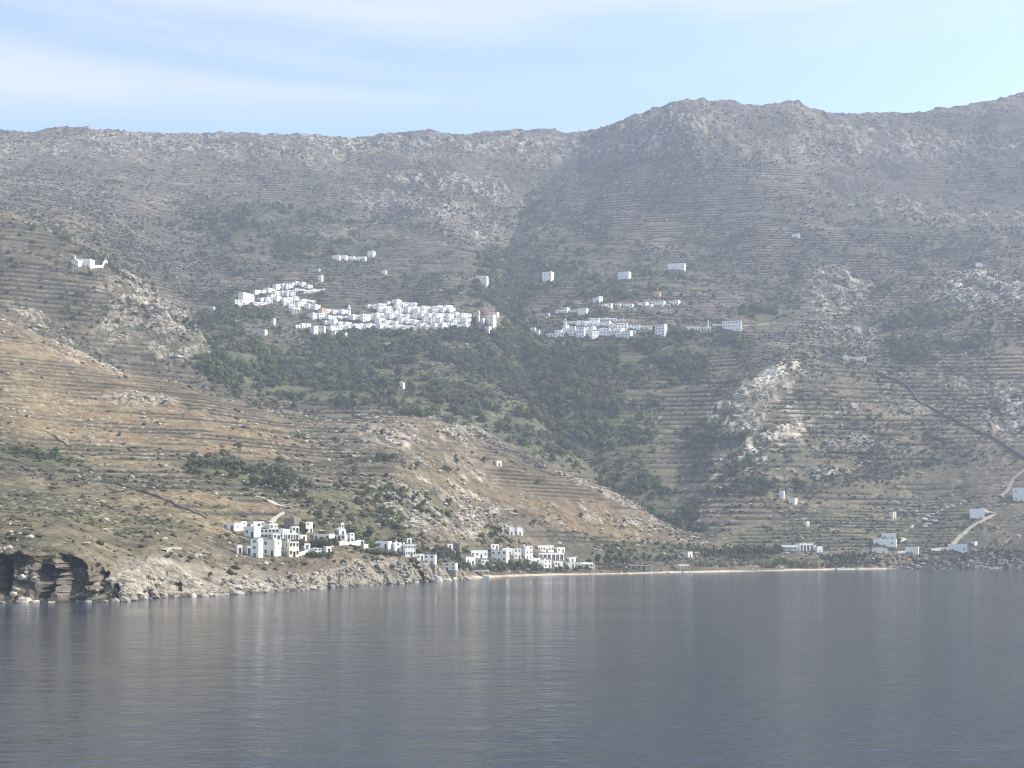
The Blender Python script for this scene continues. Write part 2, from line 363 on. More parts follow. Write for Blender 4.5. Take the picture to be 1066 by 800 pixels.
speck = sstep(.72,.86,n5)*np.clip(.45+.5*n1+.4*n2,0,1)*(1-wood)*land
col = mixc(col, C(.36,.33,.285), speck*.8)
rcol = C(.36,.33,.285) + (n3*.08)[...,None]
rexp = np.clip(rockn*1.25*sstep(-.15,.35,rk+.5*n3),0,1)*(1-.5*wood)
rexp = np.where(rockn<.15, rexp*.35, rexp)*(.25+.75*sstep(.35,.75,n5+.5*n3))
col = mixc(col, C(.34,.315,.275)+(n3*.10)[...,None], rexp)
white = np.clip(mask([(1035,305,62,15,3,1.4),(1060,430,20,36,10,1),(800,396,36,7,-22,.7),(790,458,60,9,-25,1.2),(800,398,50,10,-22,1.2),(745,430,14,20,20,.9),(815,425,24,8,-35,.9),(772,440,16,20,0,.8),(830,430,20,6,-20,.7),(835,437,48,3.5,-36,.9),(800,470,55,4,-33,1),(760,478,36,4,-30,.9),(872,428,45,3,-18,.7),(900,452,40,3,-14,.6),(850,492,46,4,-4,.8),(905,300,30,8,20,.5),(870,318,26,12,15,.6),(165,320,30,8,25,.4),(940,560,3,3)],.4,.5)*sstep(-.1,.4,n3+rk)*(.65+.35*sstep(.3,.7,n5)),0,1)
col = mixc(col, C(.60,.56,.49), white*.9)
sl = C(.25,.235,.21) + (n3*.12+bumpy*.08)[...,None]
sl = mixc(sl, C(.115,.105,.095)+(n3*.08)[...,None], np.clip(cliffL*sstep(-.35,.1,n3+bumpy)+sstep(905,930,UU)*1.0,0,1))  # left cliff shade put into its rock colour; right shore rock itself dark
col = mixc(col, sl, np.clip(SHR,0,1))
col = mixc(col, C(.32,.30,.27)+(n3*.12)[...,None], np.clip(SLAB+SHR*sstep(330,365,UU)*(1-sstep(395,420,UU)),0,1)*.8)
col = mixc(col, C(.31,.29,.255)+(n3*.14)[...,None], np.clip(SHR*sstep(405,430,UU),0,1)*.6*(UU<600))
wet = (1-sstep(.15,1.3,TZd+.5*n3))*(1-beach)
col = mixc(col, C(.045,.043,.040), wet*.9)
ckr = np.clip(SHR*(1-sstep(.02,.14,np.abs(fbm(TX*.8,TY+TZ*1.5,7,4,87,.6)))),0,1)
col = mixc(col, C(.07,.065,.055), ckr*.75)
col = mixc(col, C(.50,.46,.39)+(n3*.04)[...,None], BEACH)
col = mixc(col, C(.28,.24,.18), BEACH*(1-sstep(1.0,1.25,TT)))
midm = np.clip(mask([(330,270,330,75,0,1),(800,300,330,90,0,1),(620,250,260,70,0,.8),(850,440,200,60,0,.6)],.5,.4),0,1)*(~front)
veg = np.clip(midm*sstep(-.25,.35,mott+.6*wob2+.3*n3),0,1)*(1-np.clip(rockn,0,.8))
col = mixc(col, C(.066,.078,.044), veg*.5)
col = np.clip(col*mixc(np.zeros((NR,NC,3))+C(.93,.88,.79), C(.88,.85,.79), hi),.02,.85)
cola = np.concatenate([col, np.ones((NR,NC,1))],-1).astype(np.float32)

idx = np.arange(NR*NC).reshape(NR,NC)
quads = np.stack([idx[:-1,:-1],idx[:-1,1:],idx[1:,1:],idx[1:,:-1]],-1).reshape(-1,4)
XYZ = np.stack([TXd,TYd,TZd],-1)
def ground_mat():
    m, n, b = nt('hillside_ground')
    at = N(n,'ShaderNodeAttribute', attribute_name='soil')
    g = N(n,'ShaderNodeNewGeometry')
    def noise(sc, det=4.0): 
        x = N(n,'ShaderNodeTexNoise', Scale=sc, Detail=det, Roughness=.65); n.links.new(g.outputs['Position'], x.inputs['Vector']); return x
    a = noise(.55,5.0); c = noise(1.6,3.0); d = noise(.12,4.0)
    s = N(n,'ShaderNodeMath',operation='ADD'); n.links.new(a.outputs['Fac'],s.inputs[0]); n.links.new(d.outputs['Fac'],s.inputs[1])
    r = N(n,'ShaderNodeMapRange'); r.inputs['From Min'].default_value=.65; r.inputs['From Max'].default_value=1.35; r.inputs['To Min'].default_value=.35; r.inputs['To Max'].default_value=1.65
    n.links.new(s.outputs[0], r.inputs['Value'])
    ta = N(n,'ShaderNodeAttribute', attribute_name='terrace'); ts = N(n,'ShaderNodeSeparateColor'); n.links.new(ta.outputs['Color'],ts.inputs[0])
    def ma(op,a,b=None,c=None):
        q=N(n,'ShaderNodeMath',operation=op)
        for i_,x_ in enumerate((a,b,c)):
            if x_ is None: continue
            if isinstance(x_,(int,float)): q.inputs[i_].default_value=x_
            else: n.links.new(x_,q.inputs[i_])
        return q.outputs[0]
    def ss(x,a,b):
        q=N(n,'ShaderNodeMapRange',interpolation_type='SMOOTHSTEP'); q.inputs['From Min'].default_value=a; q.inputs['From Max'].default_value=b; n.links.new(x,q.inputs['Value']); return q.outputs[0]
    ztj = ma('MULTIPLY_ADD',a.outputs['Fac'],.2,ts.outputs[0])
    fr_ = ma('FRACT',ztj); fl_ = ma('FLOOR',ztj)
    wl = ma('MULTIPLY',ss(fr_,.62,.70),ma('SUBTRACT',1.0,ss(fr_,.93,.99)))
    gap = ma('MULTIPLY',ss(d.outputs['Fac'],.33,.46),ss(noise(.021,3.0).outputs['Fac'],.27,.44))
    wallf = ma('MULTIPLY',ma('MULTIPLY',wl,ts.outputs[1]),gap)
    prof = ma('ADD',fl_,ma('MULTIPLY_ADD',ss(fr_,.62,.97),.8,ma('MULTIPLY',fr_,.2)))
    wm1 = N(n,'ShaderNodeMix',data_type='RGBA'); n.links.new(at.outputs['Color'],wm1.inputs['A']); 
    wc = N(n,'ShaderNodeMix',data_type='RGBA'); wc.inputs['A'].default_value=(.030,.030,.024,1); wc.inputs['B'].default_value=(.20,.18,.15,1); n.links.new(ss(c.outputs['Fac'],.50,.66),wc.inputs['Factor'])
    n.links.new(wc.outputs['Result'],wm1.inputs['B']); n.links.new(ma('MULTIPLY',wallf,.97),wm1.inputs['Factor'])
    v = N(n,'ShaderNodeVectorMath',operation='SCALE'); n.links.new(wm1.outputs['Result'],v.inputs[0]); n.links.new(r.outputs[0],v.inputs['Scale'])
    # loose pale stones
    st = N(n,'ShaderNodeMapRange'); st.inputs['From Min'].default_value=.66; st.inputs['From Max'].default_value=.72
    n.links.new(c.outputs['Fac'], st.inputs['Value'])
    sm = N(n,'ShaderNodeMath',operation='MULTIPLY'); sm.inputs[1].default_value=.6; n.links.new(st.outputs[0],sm.inputs[0])
    mx = N(n,'ShaderNodeMix',data_type='RGBA'); mx.inputs['B'].default_value=(.38,.35,.30,1)
    n.links.new(sm.outputs[0],mx.inputs['Factor']); n.links.new(v.outputs[0],mx.inputs['A']); n.links.new(mx.outputs['Result'],b.inputs['Base Color'])
    bp = N(n,'ShaderNodeBump',Strength=.7,Distance=.6); n.links.new(a.outputs['Fac'],bp.inputs['Height']); n.links.new(bp.outputs[0],b.inputs['Normal'])
    bt = N(n,'ShaderNodeBump',Strength=.6,Distance=3.0); n.links.new(ma('MULTIPLY',ma('SUBTRACT',prof,ts.outputs[0]),ts.outputs[1]),bt.inputs['Height']); n.links.new(bp.outputs[0],bt.inputs['Normal']); n.links.new(bt.outputs[0],b.inputs['Normal'])
    b.inputs['Roughness'].default_value=.95; b.inputs['Specular IOR Level'].default_value=.1
    return m
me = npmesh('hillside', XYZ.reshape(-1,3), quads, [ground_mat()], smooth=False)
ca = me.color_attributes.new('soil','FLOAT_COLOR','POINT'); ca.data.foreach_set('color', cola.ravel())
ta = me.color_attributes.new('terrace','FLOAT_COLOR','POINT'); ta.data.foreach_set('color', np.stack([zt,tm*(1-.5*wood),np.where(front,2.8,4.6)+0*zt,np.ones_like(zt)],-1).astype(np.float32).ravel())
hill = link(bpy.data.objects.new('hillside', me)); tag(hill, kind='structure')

# ---- look-ups on the finished hillside
def colat(u): return int(np.clip(np.searchsorted(U,u),0,NC-1))
RUNMIN = np.minimum.accumulate(np.where(TT>=1,PV,9999),0)
def hit(u, v):
    """first ground point seen at photo column u, row v"""
    c = colat(u); k = int(np.argmax(RUNMIN[:,c] <= v))
    if k == 0: k = int(np.argmax(TT[:,c]>=1))
    return Vector(XYZ[k,c])
def ground(x, y):
    """height of the hillside under (x, y)"""
    u = CU + x/y*F; c = colat(u); k = int(np.clip(np.searchsorted(TYd[:,c], y),1,NR-1))
    y0,y1 = TYd[k-1,c],TYd[k,c]; t = 0 if y1<=y0 else min(1,max(0,(y-y0)/(y1-y0)))
    return float(TZd[k-1,c]*(1-t)+TZd[k,c]*t)

# ------------------------------------------------------------------ SEA
def sea_mat():
    m, n, b = nt('sea_water')
    g = N(n,'ShaderNodeNewGeometry')
    def nz(sx, sy, det, rot=0):
        mp = N(n,'ShaderNodeMapping'); mp.inputs['Scale'].default_value=(sx,sy,1); mp.inputs['Rotation'].default_value=(0,0,rot)
        n.links.new(g.outputs['Position'],mp.inputs['Vector'])
        x = N(n,'ShaderNodeTexNoise', Scale=1.0, Detail=det, Roughness=.55); n.links.new(mp.outputs[0],x.inputs['Vector']); return x
    big = nz(.17,.24,3,.15); mid = nz(.6,.9,3,-.2); small = nz(1.9,2.7,2,.3); patch = nz(.006,.016,4,.05)
    pr = N(n,'ShaderNodeMapRange'); pr.inputs['From Min'].default_value=.35; pr.inputs['From Max'].default_value=.65; pr.inputs['To Min'].default_value=.45; pr.inputs['To Max'].default_value=1.35
    n.links.new(patch.outputs['Fac'],pr.inputs['Value'])
    def mul(x,k):
        q = N(n,'ShaderNodeMath',operation='MULTIPLY'); q.inputs[1].default_value=k; n.links.new(x.outputs['Fac'],q.inputs[0]); return q
    a1 = N(n,'ShaderNodeMath',operation='ADD'); n.links.new(mul(big,.55).outputs[0],a1.inputs[0]); n.links.new(mul(mid,.24).outputs[0],a1.inputs[1])
    a2 = N(n,'ShaderNodeMath',operation='ADD'); n.links.new(a1.outputs[0],a2.inputs[0]); n.links.new(mul(small,.055).outputs[0],a2.inputs[1])
    a3 = N(n,'ShaderNodeMath',operation='MULTIPLY'); n.links.new(a2.outputs[0],a3.inputs[0]); n.links.new(pr.outputs[0],a3.inputs[1])
    bp = N(n,'ShaderNodeBump',Strength=1.0,Distance=.45); n.links.new(a3.outputs[0],bp.inputs['Height']); n.links.new(bp.outputs[0],b.inputs['Normal'])
    b.inputs['Base Color'].default_value=(.036,.050,.070,1); b.inputs['Roughness'].default_value=.09; b.inputs['IOR'].default_value=1.333
    b.inputs['Specular IOR Level'].default_value=.5
    return m
s = MB(); s.quad((-6000,-140,0),(6000,-140,0),(6000,6000,0),(-6000,6000,0))
tag(s.build('sea', sea_mat()), kind='structure')

# ------------------------------------------------------------------ HAZE
HZ = 0.00020
m = bpy.data.materials.new('sea_haze'); m.use_nodes = True; n = m.node_tree
for x in list(n.nodes):
    if x.type == 'BSDF_PRINCIPLED': n.nodes.remove(x)
pv = N(n,'ShaderNodeVolumePrincipled'); pv.inputs['Color'].default_value=(.68,.78,1,1); pv.inputs['Density'].default_value=HZ; pv.inputs['Anisotropy'].default_value=.1
out = [x for x in n.nodes if x.type=='OUTPUT_MATERIAL'][0]; n.links.new(pv.outputs[0],out.inputs['Volume'])
s = MB(); s.box(-6100,6100,-160,6100,-8,float(TZd.max())+25)
tag(s.build('haze', m), kind='stuff')

# ------------------------------------------------------------------ BUILDINGS
def ordw(i):
    o = ['first','second','third','fourth','fifth','sixth','seventh','eighth','ninth','tenth','eleventh','twelfth','thirteenth','fourteenth','fifteenth','sixteenth','seventeenth','eighteenth','nineteenth','twentieth']
    return o[i]
def make_window(name, parent, O, Uv, w, h, matname):
    """pane with a cross bar set in its opening; O lower corner, Uv along the wall"""
    mb = MB(); O = Vector(O); Uv = Vector(Uv); nn = Uv.cross(Vector((0,0,1)))
    def bar(x0,x1,z0,z1,d0,d1,m):
        p = lambda x,z,d: tuple(O+Uv*x+Vector((0,0,z))+nn*d)
        mb.quad(p(x0,z0,d1),p(x1,z0,d1),p(x1,z1,d1),p(x0,z1,d1),m)
        for a,b_ in (((x0,z0),(x1,z0)),((x1,z0),(x1,z1)),((x1,z1),(x0,z1)),((x0,z1),(x0,z0))):
            mb.quad(p(*a,d0),p(*b_,d0),p(*b_,d1),p(*a,d1),m)
    bar(0,w,0,h,-.05,0,0)
    if h > .8 and matname == 'glass':
        bar(w/2-.04,w/2+.04,.02,h-.02,0,.03,1); 
    return mb.build(name, [M[matname], M['white']], parent)

def house(u0,u1,vt,vb, label, group=None, psi=.3, st=None, mat='white', win=None, side=1, gable=False, dratio=.8, door=True, name='house', cat='house', porch=0, flat_extra=0, lift=0, wmat=None, arch=0):
    """whitewashed cube house filling photo columns u0..u1 and rows vt..vb; psi is its yaw (right side turned to us when > 0)"""
    p = hit((u0+u1)/2, vb); Y = p.y
    W = (u1-u0)*Y/F; Hh = max(2.0,(vb-vt)*Y/F)
    if psi<0: psi-=.28
    sp,cp = abs(math.sin(psi)),math.cos(psi)
    d = dratio*min(W,9); w = (W-d*sp)/cp
    if w < .45*W: w = .45*W/cp; d = (W-w*cp)/max(sp,.05)
    d = max(d,3.0)
    st = st or max(1,round(Hh/3.1))
    # nearest corner sits at p: shift the centre back
    back = (w/2*sp + d/2*cp)
    rt = empty(name,(p.x, p.y+back*.92, p.z+lift), -psi)
    tag(rt,label,cat,group)
    deep = min(9, .62*d+1.6)
    x0,x1,y0,y1 = -w/2,w/2,-d/2,d/2
    mb = MB(); sh = Hh/st
    fr_holes, sd_holes = [], []
    nw = win if win is not None else max(1,int(w/2.6))
    for k in range(st):
        for i in range(nw):
            cx = w*(i+.5)/nw + R.uniform(-.15,.15)*min(1,w/nw*.3)
            ww = min(.5,w/nw*.32)*(1.25 if Y>1000 else 1) ; zb = deep+k*sh
            if arch:
                ww = w/nw*.36; fr_holes.append((cx-ww,cx+ww,zb+.05,zb+sh*.78,'arch'))
            elif k == 0 and door and i == nw//2:
                fr_holes.append((cx-.5,cx+.5,zb+.02,zb+min(2.1,sh*.72),'door'))
            elif R.random() < .86:
                fr_holes.append((cx-ww,cx+ww,zb+sh*.36,zb+sh*.36+min(1.25,sh*.42),'window'))
        if side:
            ns = max(1,int(d/4))
            for i in range(ns):
                if R.random() < .7:
                    cx = d*(i+.5)/ns; sd_holes.append((cx-.4,cx+.4,deep+k*sh+sh*.38,deep+k*sh+sh*.38+min(1.1,sh*.4),'window'))
    A,B,Cc,D = (x0,y0,-deep),(x1,y0,-deep),(x1,y1,-deep),(x0,y1,-deep)
    TH = deep+Hh; rec = .25
    if Y < 1000:
        fb = MB(); e=.03; fb.box(x0-e,x1+e,y0-e,y1+e,-deep,-.02); fb.build('foundation',M['stone'],rt)
        A,B,Cc,D = [(q[0],q[1],0) for q in (A,B,Cc,D)]; TH = Hh
        fr_holes=[(q[0],q[1],q[2]-deep,q[3]-deep,q[4]) for q in fr_holes]; sd_holes=[(q[0],q[1],q[2]-deep,q[3]-deep,q[4]) for q in sd_holes]; deep=0
    mb.wall(A,(1,0,0),w,TH,fr_holes)
    rs = sd_holes if psi >= 0 else []; ls = sd_holes if psi < 0 else []
    mb.wall(B,(0,1,0),d,TH,rs)
    mb.wall(Cc,(-1,0,0),w,TH,[])
    mb.wall(D,(0,-1,0),d,TH,ls)
    wm = M[mat]
    t = .28
    rb = MB()
    if gable:
        g = min(w,d)*.28
        for y in (y0,y1):
            s_ = [(x0,y,Hh),(x1,y,Hh),(0,y,Hh+g)]; mb.tri(*(s_ if y==y0 else s_[::-1]))
        e=.12
        for sg in (-1,1):
            a=(sg*w/2*1.03,y0-e,Hh-.04+.1); b=(sg*w/2*1.03,y1+e,Hh-.04+.1); c=(0,y1+e,Hh+g+.1); dd_=(0,y0-e,Hh+g+.1)
            q=[a,b,c,dd_]; rb.quad(*(q if sg>0 else q[::-1]))
            q2=[(x_,y_,z_-.09) for x_,y_,z_ in q]; rb.quad(*(q2[::-1] if sg>0 else q2))
            rb.quad(a,dd_,q2[3],q2[0]); rb.quad(b,c,q2[2],q2[1]); rb.quad(a,b,q2[1],q2[0])
    else:
        # parapet ring and recessed roof slab
        for (ax,ay),(bx,by),(cx,cy),(ex,ey) in (((x0,y0),(x1,y0),(x1-t,y0+t),(x0+t,y0+t)),((x1,y0),(x1,y1),(x1-t,y1-t),(x1-t,y0+t)),((x1,y1),(x0,y1),(x0+t,y1-t),(x1-t,y1-t)),((x0,y1),(x0,y0),(x0+t,y0+t),(x0+t,y1-t))):
            mb.quad((ax,ay,Hh),(bx,by,Hh),(cx,cy,Hh),(ex,ey,Hh))
            mb.quad((ex,ey,Hh),(cx,cy,Hh),(cx,cy,Hh-rec-.02),(ex,ey,Hh-rec-.02))
        rb.quad((x0+t+.004,y0+t+.004,Hh-rec),(x1-t-.004,y0+t+.004,Hh-rec),(x1-t-.004,y1-t-.004,Hh-rec),(x0+t+.004,y1-t-.004,Hh-rec))
    mb.build('wall', wm, rt)
    rf = rb.build('roof', M['white' if R.random()<.5 else 'roofw'] if mat!='stone' else M['stone'], rt)
    if R.random() < .3 and Hh > 3.5 and not gable:
        cb = MB(); cx=R.uniform(x0*.6,x1*.6); cy=R.uniform(0,y1*.6); cb.box(cx-.3,cx+.3,cy-.3,cy+.3,Hh-rec+.002,Hh+.7); cb.box(cx-.38,cx+.38,cy-.38,cy+.38,Hh+.702,Hh+.82); cb.build('chimney', wm, rf)
    wm_ = wmat or R.choice(['glass','glass','glass','glass','brown'])
    for q in fr_holes:
        O=(x0+q[0],y0+.20,-deep+q[2]); ww=q[1]-q[0]; hh_=q[3]-q[2]
        if q[4]=='door': make_window('door',rt,O,(1,0,0),ww,hh_,R.choice(['brown','glass','brown']))
        elif q[4]=='arch': make_window('opening',rt,O,(1,0,0),ww,hh_,'glass')
        else: make_window('window',rt,O,(1,0,0),ww,hh_,wm_)
    for q in rs: make_window('window',rt,(x1-.20,y0+q[0],-deep+q[2]),(0,1,0),q[1]-q[0],q[3]-q[2],wm_)
    for q in ls: make_window('window',rt,(x0+.20,y1-q[0],-deep+q[2]),(0,-1,0),q[1]-q[0],q[3]-q[2],wm_)
    if porch:
        pb = MB(); pz = min(sh*.9,2.7)
        pb.box(x0+.1,x1-.1,y0-2.4,y0-.01,pz,pz+.14); pb.build('porch_roof', M['white' if porch==1 else 'shade'], rt)
        npst = max(2,int(w/3))
        for i in range(npst+1):
            q = MB(); xx = x0+.25+(w-.5)*i/npst; q.box(xx-.14,xx+.14,y0-2.3,y0-2.0,-3.0,pz-.003); q.build('post', M['white'], rt)
    return rt

def bell_tower(u, vt, vb, label, w=2.4, name='bell_tower'):
    p = hit(u, vb); Hh=(vb-vt)*p.y/F; rt = empty(name,(p.x,p.y+w/2,p.z),-.3); tag(rt,label,'bell tower')
    mb=MB(); hw=w/2; b=Hh*.55
    mb.box(-hw,hw,-hw,hw,-3,b); mb.box(-hw-.15,hw+.15,-hw-.15,hw+.15,b+.002,b+.25); mb.build('shaft',M['white'],rt)
    q=MB()
    for sx in (-1,1):
        for sy in (-1,1): q.box(sx*hw*.95-.22*(sx>0)*1.6,sx*hw*.95+.22*(sx<0)*1.6,sy*hw*.95-.35*(sy>0),sy*hw*.95+.35*(sy<0),b+.252,b+Hh*.2)
    q.box(-hw*.98,hw*.98,-hw*.98,hw*.98,b+Hh*.2+.002,b+Hh*.25); q.build('belfry',M['white'],rt)
    q=MB(); q.dome((0,0,b+Hh*.25),hw*.9,Hh*.2); q.tube([(0,0,Hh*.98),(0,0,Hh*1.06)],[.06,.05]); q.build('cupola',M['white'],rt)
    q=MB(); q.dome((0,0,b+.3),.35,.6); q.build('bell',M['bell'],rt)
    return rt

def chapel(u0,u1,vt,vb,label,psi=.3,dome=False,gate=True):
    rt = house(u0,u1,vt+(vb-vt)*.35,vb,label,None,psi,1,'white',1,0,gable=not dome,name='chapel',cat='chapel')
    w = max((v.co.x for c in rt.children if c.name.startswith('wall') for v in c.data.vertices)); 
    d = max((v.co.y for c in rt.children if c.name.startswith('wall') for v in c.data.vertices))
    z0 = max((v.co.z for c in rt.children if c.name.startswith('wall') for v in c.data.vertices))
    if dome:
        q=MB(); q.tube([(0,0,z0-.4),(0,0,z0+.9)],[min(w,d)*.62]*2,12); q.dome((0,0,z0+.9),min(w,d)*.66,min(w,d)*.62); q.build('dome',M['white'],rt)
    if gate:   # bell gable over the front
        q=MB(); zb=z0-.5; q.box(-.75,-.45,-d-.02,-d+.4,zb,zb+1.7); q.box(.45,.75,-d-.02,-d+.4,zb,zb+1.7); q.box(-.75,.75,-d-.02,-d+.4,zb+1.702,zb+2.1); q.tri((-.7,-d-.02,zb+2.1),(.7,-d-.02,zb+2.1),(0,-d-.02,zb+2.9)); q.tri((.7,-d+.4,zb+2.1),(-.7,-d+.4,zb+2.1),(0,-d+.4,zb+2.9)); q.quad((.7,-d-.02,zb+2.1),(.7,-d+.4,zb+2.1),(0,-d+.4,zb+2.9),(0,-d-.02,zb+2.9)); q.quad((-.7,-d+.4,zb+2.1),(-.7,-d-.02,zb+2.1),(0,-d-.02,zb+2.9),(0,-d+.4,zb+2.9)); q.build('bell_gable',M['white'],rt)
    return rt

def drape_wall(pts, h, t, label, mat='white', name='retaining_wall', cat='wall', group=None, step=3.0):
    """wall along photo points, standing on the ground"""
    P3=[hit(*p) for p in pts]; mb=MB(); L=[]
    for a,b in zip(P3[:-1],P3[1:]):
        k=max(1,int((b-a).length/step))
        for i in range(k): q=a.lerp(b,i/k); L.append(Vector((q.x,q.y,ground(q.x,q.y))))
    L.append(P3[-1]); o=L[0].copy(); sec=[]
    for i,p in enumerate(L):
        dr=(L[min(i+1,len(L)-1)]-L[max(i-1,0)]); dr.z=0; dr.normalize(); nn=Vector((-dr.y,dr.x,0))*t/2; q=p-o; hj=h*R.uniform(.9,1.1)*(R.uniform(.35,1.15) if mat=='stone' else R.uniform(.7,1.2) if mat=='darkstone' else 1)
        sec.append([tuple(q-nn+Vector((0,0,-1.2))),tuple(q+nn+Vector((0,0,-1.2))),tuple(q+nn+Vector((0,0,hj))),tuple(q-nn+Vector((0,0,hj)))])
    for a,b in zip(sec[:-1],sec[1:]):
        for k in range(1,4): mb.quad(a[k],a[(k+1)%4],b[(k+1)%4],b[k])
    mb.quad(*sec[0]); mb.quad(*sec[-1][::-1])
    ob=mb.build(name,M[mat]); ob.location=o; tag(ob,label,cat,group,'thing'); return ob

def drape_road(pts, w, name, mat, lift=.25):
    P3=[hit(*p) for p in pts]; L=[]
    for a,b in zip(P3[:-1],P3[1:]):
        k=max(1,int((b-a).length/2.5))
        for i in range(k): L.append(a.lerp(b,i/k))
    L.append(P3[-1])
    # even the bed out a little
    zs=[ground(p.x,p.y) for p in L]; zs=[max(zs[i],sum(zs[max(0,i-2):i+3])/len(zs[max(0,i-2):i+3])) for i in range(len(zs))]
    mb=MB(); sec=[]
    for i,p in enumerate(L):
        dr=(L[min(i+1,len(L)-1)]-L[max(i-1,0)]); dr.z=0; dr.normalize(); nn=Vector((-dr.y,dr.x,0))*w/2*R.uniform(.8,1.15); q=Vector((p.x,p.y,zs[i]+lift))
        sec.append([tuple(q-nn-Vector((0,0,1.5))),tuple(q-nn),tuple(q+nn),tuple(q+nn-Vector((0,0,1.5)))])
    for a,b in zip(sec[:-1],sec[1:]):
        for k in range(3): mb.quad(a[k],b[k],b[k+1],a[k+1])
    return tag(mb.build(name,mat),kind='structure')

# ---- hamlet on the low left headland
G='houses of the headland hamlet'
house(230,247,544.5,553,'white house with a bluish shaded front at the upper left end of the headland hamlet',G,.25,1,win=2)
house(246,255,543.5,553,'narrow white house with a bright right wall, second at the top left of headland hamlet',G,.6,2,win=1)
house(257,274,543,549.5,'low white house with two front windows at the back of the headland hamlet',G,-.25,1,win=3)
house(253,269,548.5,560,'large plain block house in shade above the tall tower house',G,.35,1,win=2,side=0)
house(275,288,545.5,553,'small bright house tucked below the bare stone house',G,-.3,1,win=2)
house(270,298,551,561,'widest house in the middle of the headland hamlet with a row of windows',G,.2,2,win=6)
house(295,311,539.5,551.5,'bare grey stone house at the top of the headland hamlet',G,.35,2,mat='stone',win=1)
house(311,324,544,555,'cream house with two dark windows at the upper right of the headland hamlet',G,-.45,2,mat='cream',win=2)
house(260,272,561,581,'tall three storey white tower house with shaded front and bright right side',G,.3,3,win=1)
house(272,290.5,562,579.5,'cube house with blue grey front and blank bright right side, beside the tall tower house',G,.35,2,win=2)
house(289,309,555,564,'arcaded white house with dark arches above the cream house',G,-.2,1,win=5,arch=1)
house(292,309,564,580.5,'cream two storey house with terrace windows at the front of the headland hamlet',G,-.35,2,mat='cream',win=3)
house(307,318,557,563.5,'small white shed right of the arcaded house',G,-.4,1,win=1)
house(243.5,251,567.5,577,'tiny white hut, lowest at the left edge of the headland hamlet',G,-.2,1,win=1,side=0)
house(253,260.5,568.5,577,'tiny white hut against the foot of the tall tower house',G,-.2,1,win=1,side=0)
house(326,346,556,564.5,'long low house with pale blue front right of the cream house with two windows',G,.2,1,win=3)
house(346,360,557,563,'low flat house joined beside the gabled white house',G,.1,1,win=3)
house(359.5,368,555,564,'bright white cube house right of the gabled white house',G,-.4,2,win=1)
chapel(347.5,359,548.5,557,'small white chapel with a bell gable on the brow behind the headland hamlet',-.3)
house(321,333,571,579,'white house half hidden by bushes below the long low house',G,-.2,2,win=2)
house(335,344,569,577.5,'white end house among dark bushes under the terrace wall',G,-.3,1,win=1)
drape_wall([(353,568.5),(365,567.5),(376,567.8)],1.6,.5,'long white terrace wall under the right end of the headland hamlet')
drape_wall([(378,571),(392,569)],1.8,.5,'short white garden wall left of the blue fronted cliff house')
drape_wall([(309,579),(318,577),(325,576)],1.5,.4,'white garden wall right of the cream two storey house')
house(391,406,563.5,571.5,'pale blue fronted house with two dark windows on the cliff top',G,.2,1,win=2)
house(405,417,565,574.5,'white house with one window, right of the blue fronted cliff house',G,-.3,2,win=1)
house(415,432,567,580,'stepped white house with a long row of dark windows on the cliff',G,-.25,2,win=4)
house(430,441,577,584,'small white house at the foot of the stepped cliff house',G,-.2,1,win=2)
house(439,453,578,588,'two tier white house with shaded terraces above the shore rocks',G,.1,2,win=2)
house(300,311,548.5,555.5,'small white house directly under the bare grey stone house',G,-.2,1,win=2)
house(280,291,556,562.5,'white house squeezed between the widest house and the cube house',G,-.2,1,win=2)
house(262,271,545.5,549.5,'tiny white block on the roof line behind the large plain block house',G,-.2,1,win=1,side=0)
house(312,322,566,572,'white house beside the yellow trees right of the cream two storey house',G,-.3,1,win=1)
house(366,378,562.5,567.5,'low white house above the long white terrace wall',G,-.2,1,win=2)
house(444,452,570,575.5,'small white house in grey trees behind the stepped cliff house',G,-.2,1,win=1)
# ---- hamlet behind the beach
G='houses of the beach hamlet'
house(527,535,549.5,558,'left of the twin white gabled houses on the slope above the beach hamlet',G,-.15,1,gable=True,win=1)
house(535,544,550.5,558,'right of the twin white gabled houses on the slope above the beach hamlet',G,-.15,1,gable=True,win=1)
house(454,474,586.5,594,'white house with a terrace on shore rocks at the left end of the beach',G,.1,2,win=3)
house(478,494.5,580,588.5,'single white cube house standing among bushes left of the beach hamlet',G,-.25,1,win=2)
house(471,480,566,575,'roofless grey stone house above the single cube house',G,.2,2,mat='stone',win=1)
house(462,471,566.5,572,'small white house left of the grey stone house',G,-.2,1,win=1)
house(484,507,573,581.5,'wide white house with dark windows and a chimney above the single cube house',G,-.15,1,win=4)
house(511,530,573,586,'pale blue shaded house at the left front of the beach hamlet',G,.2,2,win=3)
house(519,533,571,578.5,'white upper house behind the pale blue shaded house',G,-.2,1,win=2)
house(530,542,571.5,582.5,'two storey white house with stacked windows in the middle of the beach hamlet',G,-.2,2,win=2)
house(541,554.5,568.5,583,'tallest white house of the beach hamlet with dark windows on three levels',G,-.3,3,win=2)
house(554,576,568,575.5,'long cream house with many small windows at the top of the beach hamlet',G,-.15,1,mat='cream',win=6)
house(555,587,576,583.5,'long white house with dark arches below the long cream house',G,-.15,1,win=6,arch=1)
house(543,562,581,588.5,'white house above the trees in front of the tallest house',G,-.2,1,win=3)
house(560,574,583,591.5,'white two storey house at the right front of the beach hamlet trees',G,-.25,2,win=2)
house(530,541,585.5,591,'small white house half buried in beach trees',G,-.2,1,win=2)
house(587,601,586,591.5,'low pinkish white house near the right end of the beach hamlet',G,-.1,1,win=3)
house(600,618,586,592.5,'low white house with dark porch at the right end of the beach hamlet',G,-.15,1,win=4,porch=1)
house(656,678,588.5,594,'low beach house with a wide shaded porch in the middle of the beach',None,0,1,mat='grey',win=4,porch=2)
